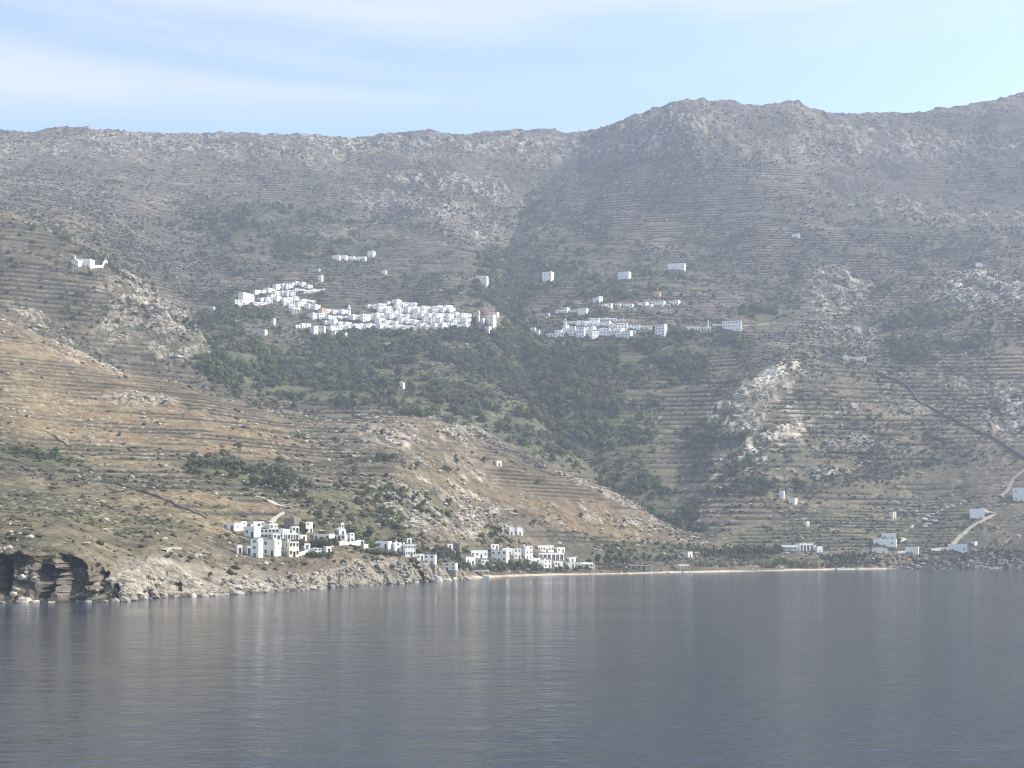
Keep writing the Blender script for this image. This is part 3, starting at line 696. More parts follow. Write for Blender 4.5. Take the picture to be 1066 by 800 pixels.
house(702,718,588,593.5,'cream beach house with dark openings near the stream mouth',None,-.1,1,mat='cream',win=5,arch=1)
house(712,721,574.5,580.5,'small white cabin on the flat behind the cream beach house',None,-.3,1,win=1)
house(459,467,576,582.5,'white house among the trees above the terrace house on shore rocks',G,-.2,1,win=2)
house(496,508,583,588.5,'low white house in trees between the cube house and the pale blue house',G,-.2,1,win=2)
house(505,515,588,593,'small white house at the tree line right of the pavilion',G,-.2,1,win=2)
house(572,586,584.5,590.5,'white house right of the two storey house above the beach',G,-.2,1,win=3)
house(575,588,570,576,'white house at the upper right end of the beach hamlet',G,-.2,1,win=2)
house(506,519,567,572.5,'white house highest at the left of the beach hamlet',G,-.2,1,win=2)
house(420,428,560.5,566,'small white house behind the stepped cliff house',G,-.2,1,win=1)
house(589,599,580.5,585.5,'small white house over the low pinkish white house',G,-.2,1,win=1)
# ---- right shore
house(808,830,567.5,574,'long flat roofed white house behind the yellow bushes on the flat',None,.05,1,win=4,porch=1)
house(829,848,566,574.5,'white house with big dark openings beside the long flat roofed house',None,-.1,1,win=4,arch=1)
house(847,857,569,575.5,'small white annex right of the house with big dark openings',None,-.2,1,win=1)
house(918,935,555.5,562,'top block of the three tier white villa on the right slope',None,.3,1,win=2)
house(911,936,561,570,'middle block of the three tier white villa on the right slope',None,.35,1,win=3)
house(908,926,571,577,'bluish lowest block of the three tier white villa',None,.3,1,win=2)
house(943,959,569.5,577.5,'white shore house with grey front right of the three tier villa',None,.4,1,win=1)
drape_wall([(934,576),(944,575.5)],1.5,.5,'short white wall left of the white shore house')
house(988,1009,566.5,576.5,'white shore house with two dark windows at the foot of the pale track',None,.3,1,win=3)
house(1012,1018,564,568.5,'tiny white hut right of the shore house with two dark windows',None,-.3,1,win=0,side=0)
drape_wall([(969,574),(979,573),(988,573)],2.0,.6,'white quay wall left of the shore house with two dark windows')
house(1011,1028,530,540.5,'pale blue house on the slope beside the upper end of the pale track',None,.35,1,win=2)
house(1056,1074,508,523,'large blue shaded house cut by the right edge of the view',None,.3,2,win=3)
house(811,817,512,521,'tall narrow white ruin left of the terraced green fields',None,.4,1,win=0,side=0)
house(821,831,519.5,527,'small ruined white hut with a bright corner by the green terraces',None,.5,1,win=1)
house(837,843,543,549,'yellowish stone field hut in the middle of the green terraces',None,-.3,1,mat='cream',win=1,side=0)
house(926,933,533,541,'square cream field hut with a dark doorway above the villa',None,-.2,1,mat='cream',win=1,side=0)
house(513,522,480,486,'small pale field hut on the ridge behind the beach hamlet',None,-.2,1,mat='cream',win=1,side=0)

# ---- isolated houses on the mountain
chapel(73,84,268.5,278,'white chapel on the spur at far upper left with a long wall beside it',.3)
house(83,95,270,279,'small white house right of the chapel on the upper left spur',None,.2,1,win=2)
drape_wall([(93,279),(106,280),(124,282)],2.2,.7,'long white wall running right from the chapel on the upper left spur')
house(495,508,287.5,296.5,'lone white house with a stepped roof above the right end of the upper village',None,.25,2,win=2)
house(564.5,577,283,294,'lone white house with shaded front and bright gable high above the right village',None,.5,2,win=2)
house(643,657,283,291.5,'lone white house with a bright right half above the right village',None,.5,1,win=2)
house(695,714,274,281.5,'long white house on terraces, highest right of the ravine',None,.3,1,win=4)
for i,(a,b,c,d,t) in enumerate([(345,354,266,271,'leftmost'),(354.5,361,266,271,'second'),(362,369,267,271.5,'middle'),(369.5,375,267.5,272,'fourth'),(375.5,380.5,267,272,'rightmost')]):
    house(a,b,c,d,f'{t} of five small white houses in a line high above the upper village','small house line above the village',.2,1,win=1,side=0)
house(382,390,261.5,268,'square white house with a dark door just above the line of five small houses',None,.3,1,win=1)
house(320,332,280,284,'low grey roofed house above the top of the upper village',None,.1,1,mat='grey',win=2,side=0)
house(331,336,287,294,'narrow cream house above the top of the upper village',None,.3,2,mat='cream',win=1,side=0)
house(397,402,282.5,287,'tiny white hut in scrub right of the narrow cream house',None,.2,1,win=1,side=0)
house(205,223,319,324,'low pale house in dark scrub left of the upper village',None,.2,1,mat='grey',win=2,side=0)
house(257,277,343,348.5,'long pale house in the wood under the left arm of the upper village',None,.2,1,mat='grey',win=3,side=0)
house(282,286,332,339,'narrow white tower house in dark trees under the left arm of the village',None,.4,2,win=1,side=0)
house(414,421,399,405.5,'lone tiny white chapel like house in the wood below the upper village',None,.3,1,win=1,gable=True,side=0)
house(399,407,357,362,'small white hut in the wood below the middle of the upper village',None,.2,1,win=1,side=0)
chapel(877,884,368.5,376,'white chapel on the spur crest at right with a low wing beside it',.3)
house(884,903,371.5,377,'long low white wing right of the chapel on the right spur crest',None,.3,1,win=4,side=0)
house(850,864,373,376.5,'low pale ruin left of the chapel on the right spur crest',None,.2,1,mat='stone',win=1,side=0)
chapel(801,811,384.5,391,'tiny white chapel standing on top of the pale rocky knoll',.3)
house(888,897,340.5,345.5,'small white hut under the pale outcrop on the right mountain side',None,.3,1,win=1,side=0)
house(824,833,244.5,249,'tiny white hut high on the right mountain slope',None,.3,1,win=1,side=0)
house(1016,1024,274,279,'tiny white hut near the right edge above the pale quarry face',None,.3,1,win=1,side=0)
house(680,688,304,309.5,'small reddish house above the upper row of the right village',None,.3,1,mat='pink',win=1,side=0)

# ---- upper village (left): rows of cube houses
def row(pts, n, h, where, group, psi, wj=1.42, mats=('white',)*14+('cream',), st=None, storeyword=True, hv=.25):
    """n houses side by side along photo points"""
    us=[p[0] for p in pts]; vs=[p[1] for p in pts]; L=us[-1]-us[0]; wd=np.array([R.uniform(.75,1.3) for _ in range(n)]); ed=us[0]+np.concatenate([[0],np.cumsum(wd)])/wd.sum()*L
    for i in range(n):
        a,b=ed[i],ed[i+1]; m_=(a+b)/2; w_=(b-a)*wj; vb=float(np.interp(m_,us,vs))+R.uniform(-.7,.7); hh_=h*R.uniform(1-hv,1+hv)
        mt=R.choice(mats); stn=2 if hh_>5.6 else 1
        pos='leftmost' if i==0 else 'rightmost' if i==n-1 else ordw(i)+' from left'
        cw={'white':'white','cream':'cream','pink':'reddish','grey':'grey','stone':'bare stone'}[mt]
        house(m_-w_/2,m_+w_/2,vb-hh_,vb,f'{cw} {"two" if stn==2 else "one"} storey house, {pos} in {where}',group,psi+R.uniform(-.35,.35),stn,mt,side=1 if R.random()<.5 else 0)
G='cube houses of the upper left village'; WW=('white',)*14+('cream',)
house(247,262,304.5,318,'biggest bright white house at the left tip of the upper village',G,-0.72,3,win=3)
house(241,252,312,320,'blue shaded lower house at the left tip of the upper village',G,-0.18,2,win=2)
row([(299,299),(310,297.5),(323,302.5)],4,5.2,'the topmost short row of the upper village',G,-0.54,mats=WW)
drape_wall([(321,304),(330,303.5),(338,303)],1.8,.6,'white wall running right from the topmost row of the upper village')
row([(263,308),(283,305)],3,4.6,'the thin row beside the biggest house',G,-0.48)
row([(284,303),(303,301)],3,6,'the row below the topmost village row',G,-0.36,mats=WW)
row([(268,315),(284,312)],3,4.4,'the low row right of the biggest house',G,-0.48)
row([(283,309),(306,309)],4,5.6,'the second row of the left village arm',G,-0.42,mats=WW)
row([(284,315),(309,315)],4,5.8,'the third row of the left village arm',G,-0.48,mats=WW)
row([(293,320),(313,321)],3,5.2,'the fourth row of the left village arm',G,-0.48)
house(299.5,312,320,327.5,'white arcaded building with four dark arches on the lower side of the left arm',G,-0.36,1,win=4,arch=1)
row([(311,320),(330,325)],3,6.5,'the slanting row right of the arcaded building',G,-0.60,mats=WW)
row([(321,333),(337,333)],2,6.5,'the pair below the slanting row of the left arm',G,-0.48)
house(329.5,338.5,321.5,331,'reddish house with dark openings between the left arm and the bell tower',G,-0.54,2,mat='pink',win=2)
row([(337,327),(362,328.5)],3,5.2,'the row just left of the bell tower',G,-0.60)
row([(306,342),(322,342)],3,4.5,'the low wood edge row under the arm',G,-0.30)
row([(322,349),(336,348)],2,8,'the tall pair at the wood edge',G,-0.30)
row([(335,339),(363,341)],4,6,'the middle row under the bell tower',G,-0.60)
row([(340,345),(383,344)],5,5.4,'the second row under the bell tower',G,-0.60)
row([(345,351),(360,351)],2,5.6,'the lowest pair of the upper village',G,-0.54)
bell_tower(363.3,318,333,'slim white bell tower in the middle of the upper village')
row([(364,336),(391,334)],3,7.5,'the row right of the bell tower',G,-0.60)
row([(365,341),(388,341)],3,5,'the lower row right of the bell tower',G,-0.60)
row([(380,322),(393,322)],2,4.2,'the pair up right of the bell tower',G,-0.36)
row([(392,326),(400,326)],1,8.5,'the upper left corner of the main block',G,-0.30)
row([(401,318),(416,317)],2,4.6,'the top pair of the main block',G,-0.36)
row([(401,323),(430,322)],4,5.2,'the upper row of the main block',G,-0.33,mats=WW)
row([(399,329),(472,326)],9,6,'the second row of the main block',G,-0.42,mats=WW)
row([(388,334),(482,331.5)],11,6,'the third row of the main block',G,-0.42,mats=WW)
row([(390,339),(490,337)],12,6,'the fourth row of the main block',G,-0.39,mats=WW)
row([(392,344),(490,342.5)],12,5.8,'the lowest row of the main block',G,-0.36,mats=WW)
row([(470,330),(489,332)],2,6.5,'the bright right end of the main block',G,-0.66)
bell_tower(498.3,324,336,'small bell tower among cypresses at the right end of the upper village',1.8)
house(500,504,331,339,'narrow white house between the cypresses at the right end of the village',G,-0.60,2,win=1,side=0)
house(507,516,328,341,'pale weathered church like house right of the cypresses',G,-0.66,2,mat='cream',win=2)
house(503.5,512,340,347,'low cream house in front of the pale house right of the cypresses',G,-0.60,1,mat='cream',win=1)
house(514,519,325.5,331,'small white house at the far right end of the upper village',G,-0.60,1,win=1,side=0)

# ---- right village
row([(305,305),(330,306)],3,4.2,'the row under the top wall',G,-.2)
row([(311,314),(326,317)],2,4.6,'the pair above the slanting row',G,-.3)
row([(338,333.5),(362,334)],4,5.2,'the row below left of the bell tower',G,-.3)
row([(416,319),(432,320.5)],2,4.2,'the right top pair of the main block',G,-.1)
row([(430,324),(470,323)],5,4.6,'the thin top row of the main block',G,-.2)
row([(396,347),(420,347)],3,4.6,'the front row at the block foot',G,-.2)
row([(262,319),(282,318)],3,4,'the low row over dark trees',G,-.2)
# ---- right village
G='houses of the right village'
for a in [(552,558.5,341.5,345.5,'white hut at the far left of the right village beside the ravine',.3),(558.5,562.5,343.5,349,'narrow white hut second at the far left of the right village',.4),
  (577,585,323,327,'left of the white pair on the church terrace',.3),(585,592.5,320.5,326.5,'right of the white pair on the church terrace',.5),
  (568.5,572,326.5,329.5,'tiny white hut alone left of the white pair above the right village',.3),(601,612.5,322,329.5,'blue grey shaded house alone above the centre of the right village',.35),
  (617,621,310.5,315.5,'blue shaded half of the top house of the right village',.2),(620.5,627.5,309,315.5,'bright topmost house of the right village',-.3),
  (626,632,317,320.5,'leftmost house of the upper row of the right village',.3),(632,638,316,321.5,'bright house second in the upper row of the right village',.4),(640,646.5,316.5,320,'small house third in the upper row of the right village',.3),
  (649,660.5,317,321,'low long house fourth in the upper row of the right village',.3),(662,675.5,314.5,319.5,'blue fronted house fifth in the upper row of the right village',.5),(676.5,693.5,313.5,318.5,'longest house of the upper row of the right village',.45),(695,708.5,313,318,'last house at the right of the upper row of the right village',.45),
  (585,602,335,338.5,'long low house right of the right village church tower',.2),(586,592.5,339,345.5,'bright cube house below the right village church tower',-.3),(577.5,586.5,344,350,'blue shaded house at the lower left of the right village',.4),
  (606,612.5,334.5,339.5,'white cube right of the long low house in the right village',.3),(613,625,332.5,339,'wide blue house at the top of the right village block',.2),
  (592,600,340,350,'tall blue house in the left of the right village block',.2),(599,609,341,352,'biggest blue shaded house of the right village block',.25),(608,614,341.5,347,'cream cube in the centre of the right village block',-.3),(613,623.5,345,353,'bright white house at the lower centre of the right village block',-.2),
  (612,621,340,344,'small house above the bright lower centre house of the right village',.2),(623.5,636,342.5,351,'grey blue house with many windows right of the bright lower centre house',.25),(633.5,640,337,343,'cream topped house in the right of the right village block',.3),(640,654,336.5,343,'pinkish white house at the upper right of the right village block',.2),
  (636,648,344,352,'two storey house with bright edge at the lower right of the right village block',.3),(647,659,344.5,353,'rightmost two storey house of the right village block with a bright side',.4),(654,667,338.5,343.5,'low house with small windows right of the right village block',.2),(666,679,339.5,343,'low flat house left of the tall shaded house',.2),
  (682,695,337.5,350,'tall shaded house with a bright edge standing apart right of the block',.5),(714,722,340,344,'left of three low white houses in a thin line east of the right village',.2),(723,731,340.5,344,'middle of three low white houses in a thin line east of the right village',.2),(732,741,340.5,344,'right of three low white houses in a thin line east of the right village',.2),
  (752.5,773,334,345,'large blue fronted house with a bright right end, furthest east of the right village',.25)]:
    mt='cream' if a[4].startswith('cream') else 'pink' if a[4].startswith('pinkish') and False else 'white'
    house(a[0],a[1],a[2],a[3],a[4],G,a[5],None,mt)
row([(586,347),(602,351)],3,5.5,'the low front row of the right village',G,.3)
row([(603,347),(640,349)],5,5.5,'the middle row of the right village',G,.2)
row([(600,340),(636,340)],5,4.8,'the upper row of the right village block',G,.2)
row([(640,348),(660,347)],2,5,'the east end of the right village block',G,.3)
row([(570,352),(586,351)],2,4,'the lowest west corner of the right village',G,.3)
row([(625,334),(650,336)],3,3.6,'the thin top right village row',G,.2)
row([(592,325),(604,328)],1,3.4,'the church terrace',G,.2)
row([(662,320),(700,319)],4,3,'the low walls along the upper village row',G,.3)
bell_tower(588.4,331.5,341,'white church tower rising at the left of the right village',1.8)
bell_tower(736.8,334,343,'little white tower over the thin line of low houses',1.3)
drape_wall([(741,339),(752,340)],1.4,.5,'white wall joining the low houses to the large blue fronted house')

# ---- beach pavilion
def pavilion(u0,u1,vt,vb,label):
    p=hit((u0+u1)/2,vb); w=(u1-u0)*p.y/F; h=(vb-vt)*p.y/F; rt=empty('beach_pavilion',(p.x,p.y+2.5,p.z)); tag(rt,label,'pavilion')
    q=MB(); q.box(-w/2,w/2,-2.6,2.6,h-.8,h); q.build('roof',M['white'],rt)
    for i in range(4):
        for sy in (-2.3,2.3):
            q=MB(); x=-w/2+.3+(w-.6)*i/3; q.box(x-.14,x+.14,sy-.14,sy+.14,-1.5,h-.803); q.build('post',M['white'],rt)
    q=MB(); q.box(-w/2-.3,w/2+.3,-2.9,2.9,-2.5,.12); q.build('floor',M['roofw'],rt)
pavilion(491,508,593.8,600,'open white pavilion with flat roof on posts at the left end of the beach')

# ------------------------------------------------------------------ ROADS, FIELD WALLS
mt_track=simple('pale_earth',(.36,.32,.25),.95,.3,.6); mt_asph=simple('old_asphalt',(.16,.15,.14),.9,.2,.5); mt_path=simple('stone_path',(.36,.33,.27),.95,.3,.8)
drape_road([(983,573),(995,562),(1010,549),(1024,541),(1034,535)],4.2,'track',mt_track)
drape_road([(1033,536),(1024,530)],9,'parking_area',mt_track)
drape_road([(1066,489),(1054,498),(1048,510),(1040,518)],3.2,'road',mt_path)
drape_road([(300,531),(288,526),(279,521),(270,518)],3.0,'footpath',mt_path)
drape_road([(170,575),(176,570),(186,571)],2.0,'footpath',mt_path)
drape_road([(182,584),(174,578),(170,575)],2.0,'footpath',mt_path)
drape_road([(280,545),(295,532),(311,536)],2.0,'footpath',mt_path)
drape_road([(905,372),(950,384),(1000,396),(1030,404),(1066,412)],4.0,'mountain_road',mt_path)
drape_road([(760,340),(800,337),(845,340)],3.5,'village_road',mt_path)
GW='dry stone field walls'
def fw(pts,label,h=1.2,t=.8,m_='stone'): drape_wall(pts,h,t,label,m_,'field_wall','stone wall',GW)
fw([(915,392),(935,399),(948,408),(958,421),(972,428),(990,436),(1008,446),(1030,455),(1050,468),(1066,479)],'long dark field wall winding down the right hillside',2.0,1.6,'darkstone')
fw([(842,274),(850,283),(860,295),(872,308)],'short dark wall running straight down below the bare right slope')
fw([(835,180),(845,190),(852,200),(852,212)],'stony wall high on the right mountain flank')
fw([(48,450),(58,456),(66,461),(76,466)],'short wall slanting down through the upper left terraces')
fw([(0,478),(20,482),(40,487),(60,490),(85,494)],'long wall below the dark bushes on the left hill')
fw([(110,503),(140,510),(165,518),(190,530),(215,541),(228,544)],'long wall slanting down to the headland hamlet')

# ------------------------------------------------------------------ VEGETATION AND ROCK
def crown_arrays(n, rad, seed, squash=.8, leaf=.75, lobes=5):
    g=np.random.default_rng(seed); L=g.normal(0,.42,(lobes,3)); L[:,2]*=.6; rr=g.uniform(.45,.7,lobes)
    k=g.integers(0,lobes,n); d=g.normal(0,1,(n,3)); d/=np.linalg.norm(d,axis=1,keepdims=True); r=g.uniform(.55,1,n)**.5
    c=(L[k]+d*rr[k][:,None]*r[:,None]); c[:,2]*=squash
    nrm=d+g.normal(0,.5,(n,3)); nrm/=np.linalg.norm(nrm,axis=1,keepdims=True)
    a=np.cross(nrm,g.normal(0,1,(n,3))); a/=np.linalg.norm(a,axis=1,keepdims=True); b=np.cross(nrm,a)
    s=(leaf/rad*g.uniform(.5,1.2,n)/2)[:,None]
    q=np.stack([c-a*s-b*s*.7,c+a*s-b*s,c+a*s*.8+b*s,c-a*s+b*s*.8],1)*rad
    return q.reshape(-1,3)
def trunk_mb(h, r, crown_r, rnd):
    t=MB(); bend=rnd.uniform(-.3,.3); t.tube([(0,0,-.6),(bend*.3,0,h*.5),(bend,.1,h)],[r*1.3,r,r*.7],6)
    for k in range(4):
        a=k*1.6+rnd.uniform(0,.6); e=(bend+math.cos(a)*crown_r*.6,math.sin(a)*crown_r*.6,h+crown_r*.5); t.tube([(bend,.1,h*.9),tuple((Vector((bend,.1,h))+Vector(e))/2+Vector((0,0,.1))),e],[r*.6,r*.4,r*.15],5)
    return t
CROWNS={}
def crown_mesh(kind, k):
    key=(kind,k)
    if key not in CROWNS:
        rad,h,n,leaf,sq={'round':(2.3,2.6,200,.75,.85),'olive':(2.0,2.0,170,.65,.75),'bush':(1.3,.7,110,.5,.7),'cypress':(1,0,200,.6,1)}[kind]
        if kind=='cypress':
            g=np.random.default_rng(300+k); H=8.5; tt=g.uniform(.05,1,260); rr=1.05*np.sin(np.clip(tt*1.05,0,1)**.55*PI)**.8*(1-.55*tt)+.1; an=g.uniform(0,2*PI,260)
            c=np.stack([np.cos(an)*rr*g.uniform(.7,1,260),np.sin(an)*rr*g.uniform(.7,1,260),tt*H],1); a=np.stack([-np.sin(an),np.cos(an),0*an],1)+g.normal(0,.3,(260,3)); b=np.stack([np.cos(an)*.3,np.sin(an)*.3,1+0*an],1)
            s=g.uniform(.2,.42,260)[:,None]; v=np.stack([c-a*s-b*s,c+a*s-b*s,c+a*s*.5+b*s*1.4,c-a*s*.5+b*s*1.4],1).reshape(-1,3)
            tb=MB(); tb.tube([(0,0,-.6),(0,0,7)],[.18,.05],6)
        else:
            v=crown_arrays(n,rad,100+k*7+len(kind),sq,leaf); v[:,2]+=h+rad*.45
            tb=trunk_mb(h,.2 if kind!='bush' else .1,rad,random.Random(k))
        CROWNS[key]=(v,np.arange(len(v)).reshape(-1,4),tb)
    return CROWNS[key]
PROTO={}
def tree(kind, k, leafmat, p, scale, label, group, name='tree', cat='tree'):
    key=(kind,k,leafmat)
    if key not in PROTO:
        v,f,tb=crown_mesh(kind,k); cm=npmesh('crown',v,f,[M[leafmat]])
        tm=bpy.data.meshes.new('trunk'); tm.from_pydata(tb.v,[],tb.f); tm.materials.append(M['bark']); PROTO[key]=(cm,tm)
    cm,tm=PROTO[key]; rt=empty(name,(p.x,p.y,p.z-.15),R.uniform(0,6.28)); rt.scale=(scale*R.uniform(.9,1.15),scale*R.uniform(.9,1.15),scale*R.uniform(.88,1.12))
    tag(rt,label,cat,group)
    link(bpy.data.objects.new('trunk',tm),rt); link(bpy.data.objects.new('crown',cm),rt)
    return rt

def treerow(pts, n, kind, leafmat, size, where, group, name='tree', cat='tree', look='dark bushy tree', jit=1.0):
    us=[p[0] for p in pts]; vs=[p[1] for p in pts]; o=[]
    for i in range(n):
        t=(i+.5)/n; u=us[0]+(us[-1]-us[0])*t+R.uniform(-.3,.3)*(us[-1]-us[0])/n; v=float(np.interp(u,us,vs))+R.uniform(-jit,jit)
        pos='leftmost' if i==0 else 'rightmost' if i==n-1 else ordw(i)+' from left' if i<20 else None
        lb=f'{look}, {pos} {where}' if n>1 else f'{look} {where}'
        tree(kind,R.randrange(4),leafmat,hit(u,v),size*R.uniform(.75,1.25),lb,group,name,cat)
# trees behind the beach
treerow([(496,597),(560,596)],14,'round','leaf_dark',1.0,'in the tree line behind the beach','tree line behind the beach')
treerow([(508,592),(560,592)],9,'olive','leaf_green',.95,'in the second tree line under the beach hamlet','second tree line under the beach hamlet',look='green leafy tree')
treerow([(562,595),(618,594)],9,'bush','leaf_olive',1.2,'of low bushes below the right beach hamlet','low bushes below the beach hamlet','bush','bush','grey green bush')
treerow([(622,588),(655,588)],8,'round','leaf_dark',.95,'of the dark clump right of the beach hamlet','dark clump behind mid beach',look='dark round tree')
treerow([(656,585),(705,584)],8,'olive','leaf_olive',.95,'of the grey trees behind the mid beach house','grey trees behind the mid beach house',look='grey green tree')
treerow([(622,593),(656,592.5)],7,'bush','leaf_dry',1.1,'of the yellowish bushes at mid beach','yellowish bushes at mid beach','bush','bush','yellowish bush')
treerow([(722,590),(800,589)],18,'bush','leaf_green',1.15,'of the green reeds behind the stream mouth','reed bushes behind the stream mouth','bush','bush','pale green bush')
treerow([(728,580),(745,580)],4,'cypress','leaf_dark',.75,'of four small cypresses on the beach flat','four small cypresses on the flat','cypress','cypress','small dark cypress')
treerow([(748,579),(814,577)],16,'round','leaf_dark',1.15,'in the tall dark windbreak on the beach flat','dark windbreak on the flat',look='tall dark tree')
treerow([(752,576),(812,574.5)],12,'cypress','leaf_dark',.7,'among cypresses rising from the dark windbreak','cypresses in the windbreak','cypress','cypress','narrow dark cypress')
treerow([(796,591),(828,591)],5,'round','leaf_green',1.0,'of the green trees right of the stream mouth','green trees at the stream mouth',look='green tree')
treerow([(822,592),(868,591)],9,'olive','leaf_dry',1.05,'of those at the right beach end','yellow bushes at the right beach end','bush','bush','round yellow bush')
treerow([(868,588),(915,587)],9,'bush','leaf_olive',1.4,'of the grey bushes left of the villa','grey bushes left of the villa','bush','bush','grey green bush')
treerow([(860,582),(908,580)],8,'round','leaf_dark',.8,'of the dark trees below the villa terraces','dark trees below the villa',look='dark tree')
# trees in the headland hamlet and on the cliff
treerow([(303,569),(318,572)],3,'olive','leaf_dry',.75,'right of the cream two storey house','yellow trees in the headland hamlet',look='yellow leafy tree')
treerow([(312,553),(318,561)],2,'round','leaf_olive',.6,'between the stone house and the small shed','trees by the stone house',look='grey green tree')
treerow([(318,580),(348,580)],7,'bush','leaf_dark',1.1,'of the dark bushes below the white end house','dark bushes below the hamlet','bush','bush','dark bush')
treerow([(330,570),(352,569)],6,'round','leaf_olive',.65,'of the grey trees under the long low house','grey trees under the long low house',look='grey tree')
treerow([(381,577),(417,580)],12,'bush','leaf_olive',1.15,'of the hedge under the blue fronted cliff house','hedge under the cliff houses','bush','bush','grey hedge bush')
treerow([(368,572),(378,575)],3,'bush','leaf_dark',1.1,'of the dark bushes on the cliff edge','dark bushes on the cliff edge','bush','bush','dark bush')
treerow([(455,583),(480,583)],7,'round','leaf_dark',.75,'of the trees above the shore rocks left of the beach','trees above the shore rocks',look='dark tree')
treerow([(474,594),(490,596)],5,'olive','leaf_dark',.9,'of the trees left of the beach pavilion','trees left of the pavilion',look='dark green tree')
treerow([(427,577),(470,577)],8,'olive','leaf_olive',.7,'of the grey trees behind the stepped cliff house','grey trees behind the stepped house',look='grey tree')
# cypresses at the upper village, single trees on the slopes
treerow([(490.5,343),(495.5,342.5)],3,'cypress','leaf_dark',1.25,'of three left of the small bell tower','three cypresses by the small bell tower','cypress','cypress','tall dark cypress')
treerow([(501.5,343),(505.5,342)],2,'cypress','leaf_dark',1.15,'of the two cypresses right of the small bell tower','two cypresses right of the bell tower','cypress','cypress','tall dark cypress')
treerow([(10,473),(60,480)],9,'olive','leaf_dark',.85,'of the dark trees on the left hill terraces','dark trees on the left hill',look='dark tree')
treerow([(196,486),(240,490)],12,'olive','leaf_olive',.95,'of the grey grove on the left hill','grey grove on the left hill',look='grey green tree')
treerow([(240,492),(306,500)],16,'round','leaf_dark',.9,'of the dark grove beside the grey grove','dark grove on the left hill',look='dark green tree')
treerow([(262,506),(300,512)],10,'round','leaf_dark',.9,'in the lower part of the dark grove','lower dark grove on the left hill',look='dark green tree')
for (u,v,w) in [(398,455,'left of the rocky ridge top above the beach hamlet'),(475,483,'on the brow left of the pale field hut'),(504,482,'close left of the pale field hut'),(560,505,'on the ridge right of the pale field hut'),(605,540,'alone on the brown slope above the beach'),(556,547,'beside the right twin gabled house'),(520,556,'beside the left twin gabled house'),(250,470,'above the dark grove on the left hill')]:
    tree('round',R.randrange(4),'leaf_dark',hit(u,v),.8,'single dark tree '+w,None)

treerow([(339,337),(362,336)],5,'round','leaf_dark',.8,'in the gap left of the village bell tower','trees left of the village bell tower',look='dark green tree')
treerow([(304,317),(330,318)],4,'round','leaf_green',.6,'among houses of the left village arm','trees in the left village arm',look='green tree')
treerow([(395,350),(485,349)],10,'round','leaf_green',.95,'at the foot of the main block','trees at the foot of the main block',look='green tree')
treerow([(575,356),(660,357)],10,'round','leaf_dark',.95,'at the foot of the right village','trees at the foot of the right village',look='dark tree')
treerow([(605,332),(690,329)],8,'olive','leaf_olive',.8,'between the rows of the right village','trees between rows of the right village',look='grey green tree')
# ---- the mass of trees in the ravine and round the villages, too many to count
vis = PV <= np.minimum.accumulate(np.where(TT>=1,PV,9999),0)+4
inside = (PU>-40)&(PU<1106)&(TT>1.03)&(TT<11)
area = np.ones_like(TX)   # vertices are spread evenly in the picture, so are the plants; thin out by distance
HUSE=[]
for o in bpy.data.objects:
    if o.type=='EMPTY' and o.name.split('.')[0] in ('house','chapel','bell_tower','beach_pavilion'):
        HUSE.append((o.location.x,o.location.y))
HUSE=np.array(HUSE)
def pick(w, n, seed, clear=5.5):
    g=np.random.default_rng(seed); w=(w*inside*vis).ravel(); w=w/w.sum(); k=g.choice(w.size,n,replace=True,p=w)
    p=XYZ.reshape(-1,3)[k]+np.concatenate([g.uniform(-1.5,1.5,(n,2)),np.zeros((n,1))],1)
    d=np.full(n,1e9)
    for hx,hy in HUSE: d=np.minimum(d,(p[:,0]-hx)**2+np.where(p[:,1]<hy,.45,1)*(p[:,1]-hy)**2)
    return p[d>clear**2], g
def scatter(name, w, n, kinds, mats, size, seed, label):
    p,g=pick(w,n,seed); V=[];Fc=[];MI=[];off=0
    kk=g.integers(0,len(kinds)*4,len(p)); mi=g.integers(0,len(mats),len(p))
    for kd in range(len(kinds)*4):
        v,f,_=crown_mesh(kinds[kd//4],kd%4)
        # lighter crowns for the far mass
        keep=np.arange(0,len(f),2); v=v.reshape(-1,4,3)[keep]
        v=(v-v.mean(1,keepdims=True))*1.45+v.mean(1,keepdims=True)
        s=np.where(kk==kd)[0]
        if not len(s): continue
        sc=size*g.uniform(.5,1.6,len(s))*np.where(g.random(len(s))<.12,1.3,1); an=g.uniform(0,6.28,len(s)); ca_,sa=np.cos(an),np.sin(an)
        x=v[None]*sc[:,None,None,None]; x[...,2]-=(1.2*sc)[:,None,None]
        q=np.empty_like(x); q[...,0]=x[...,0]*ca_[:,None,None]-x[...,1]*sa[:,None,None]; q[...,1]=x[...,0]*sa[:,None,None]+x[...,1]*ca_[:,None,None]; q[...,2]=x[...,2]
        q+=p[s][:,None,None,:]; V.append(q.reshape(-1,3)); MI.append(np.repeat(mi[s],v.shape[0]))
    V=np.concatenate(V); o=link(bpy.data.objects.new(name,npmesh(name,V,np.arange(len(V)).reshape(-1,4),[M[m_] for m_ in mats],np.concatenate(MI))))
    tag(o,label,name.replace('_',' '),None,'stuff'); return o
scatter('wood',W_dark**1.3*np.clip(.35+1.8*wob2+n2*1.2,0.03,2),5200,['round','olive'],['leaf_dark','leaf_dark','leaf_green','leaf_green','leaf_olive'],1.0,1,'dark wood of mixed trees below and between the two upper villages')
scatter('ravine_wood',W_green**1.3*np.clip(.45+1.5*wob2,0.05,2),2100,['round','olive'],['leaf_green','leaf_green','leaf_olive','leaf_dry'],1.1,2,'fresh green trees filling the ravine below the villages')
scatter('scrub_thicket',veg**1.5*(1-wood)*(TT>5.3),3800,['bush','olive'],['leaf_dark','leaf_olive','leaf_olive'],.75,4,'dark green scrub thickets spread over the high mountain terraces')
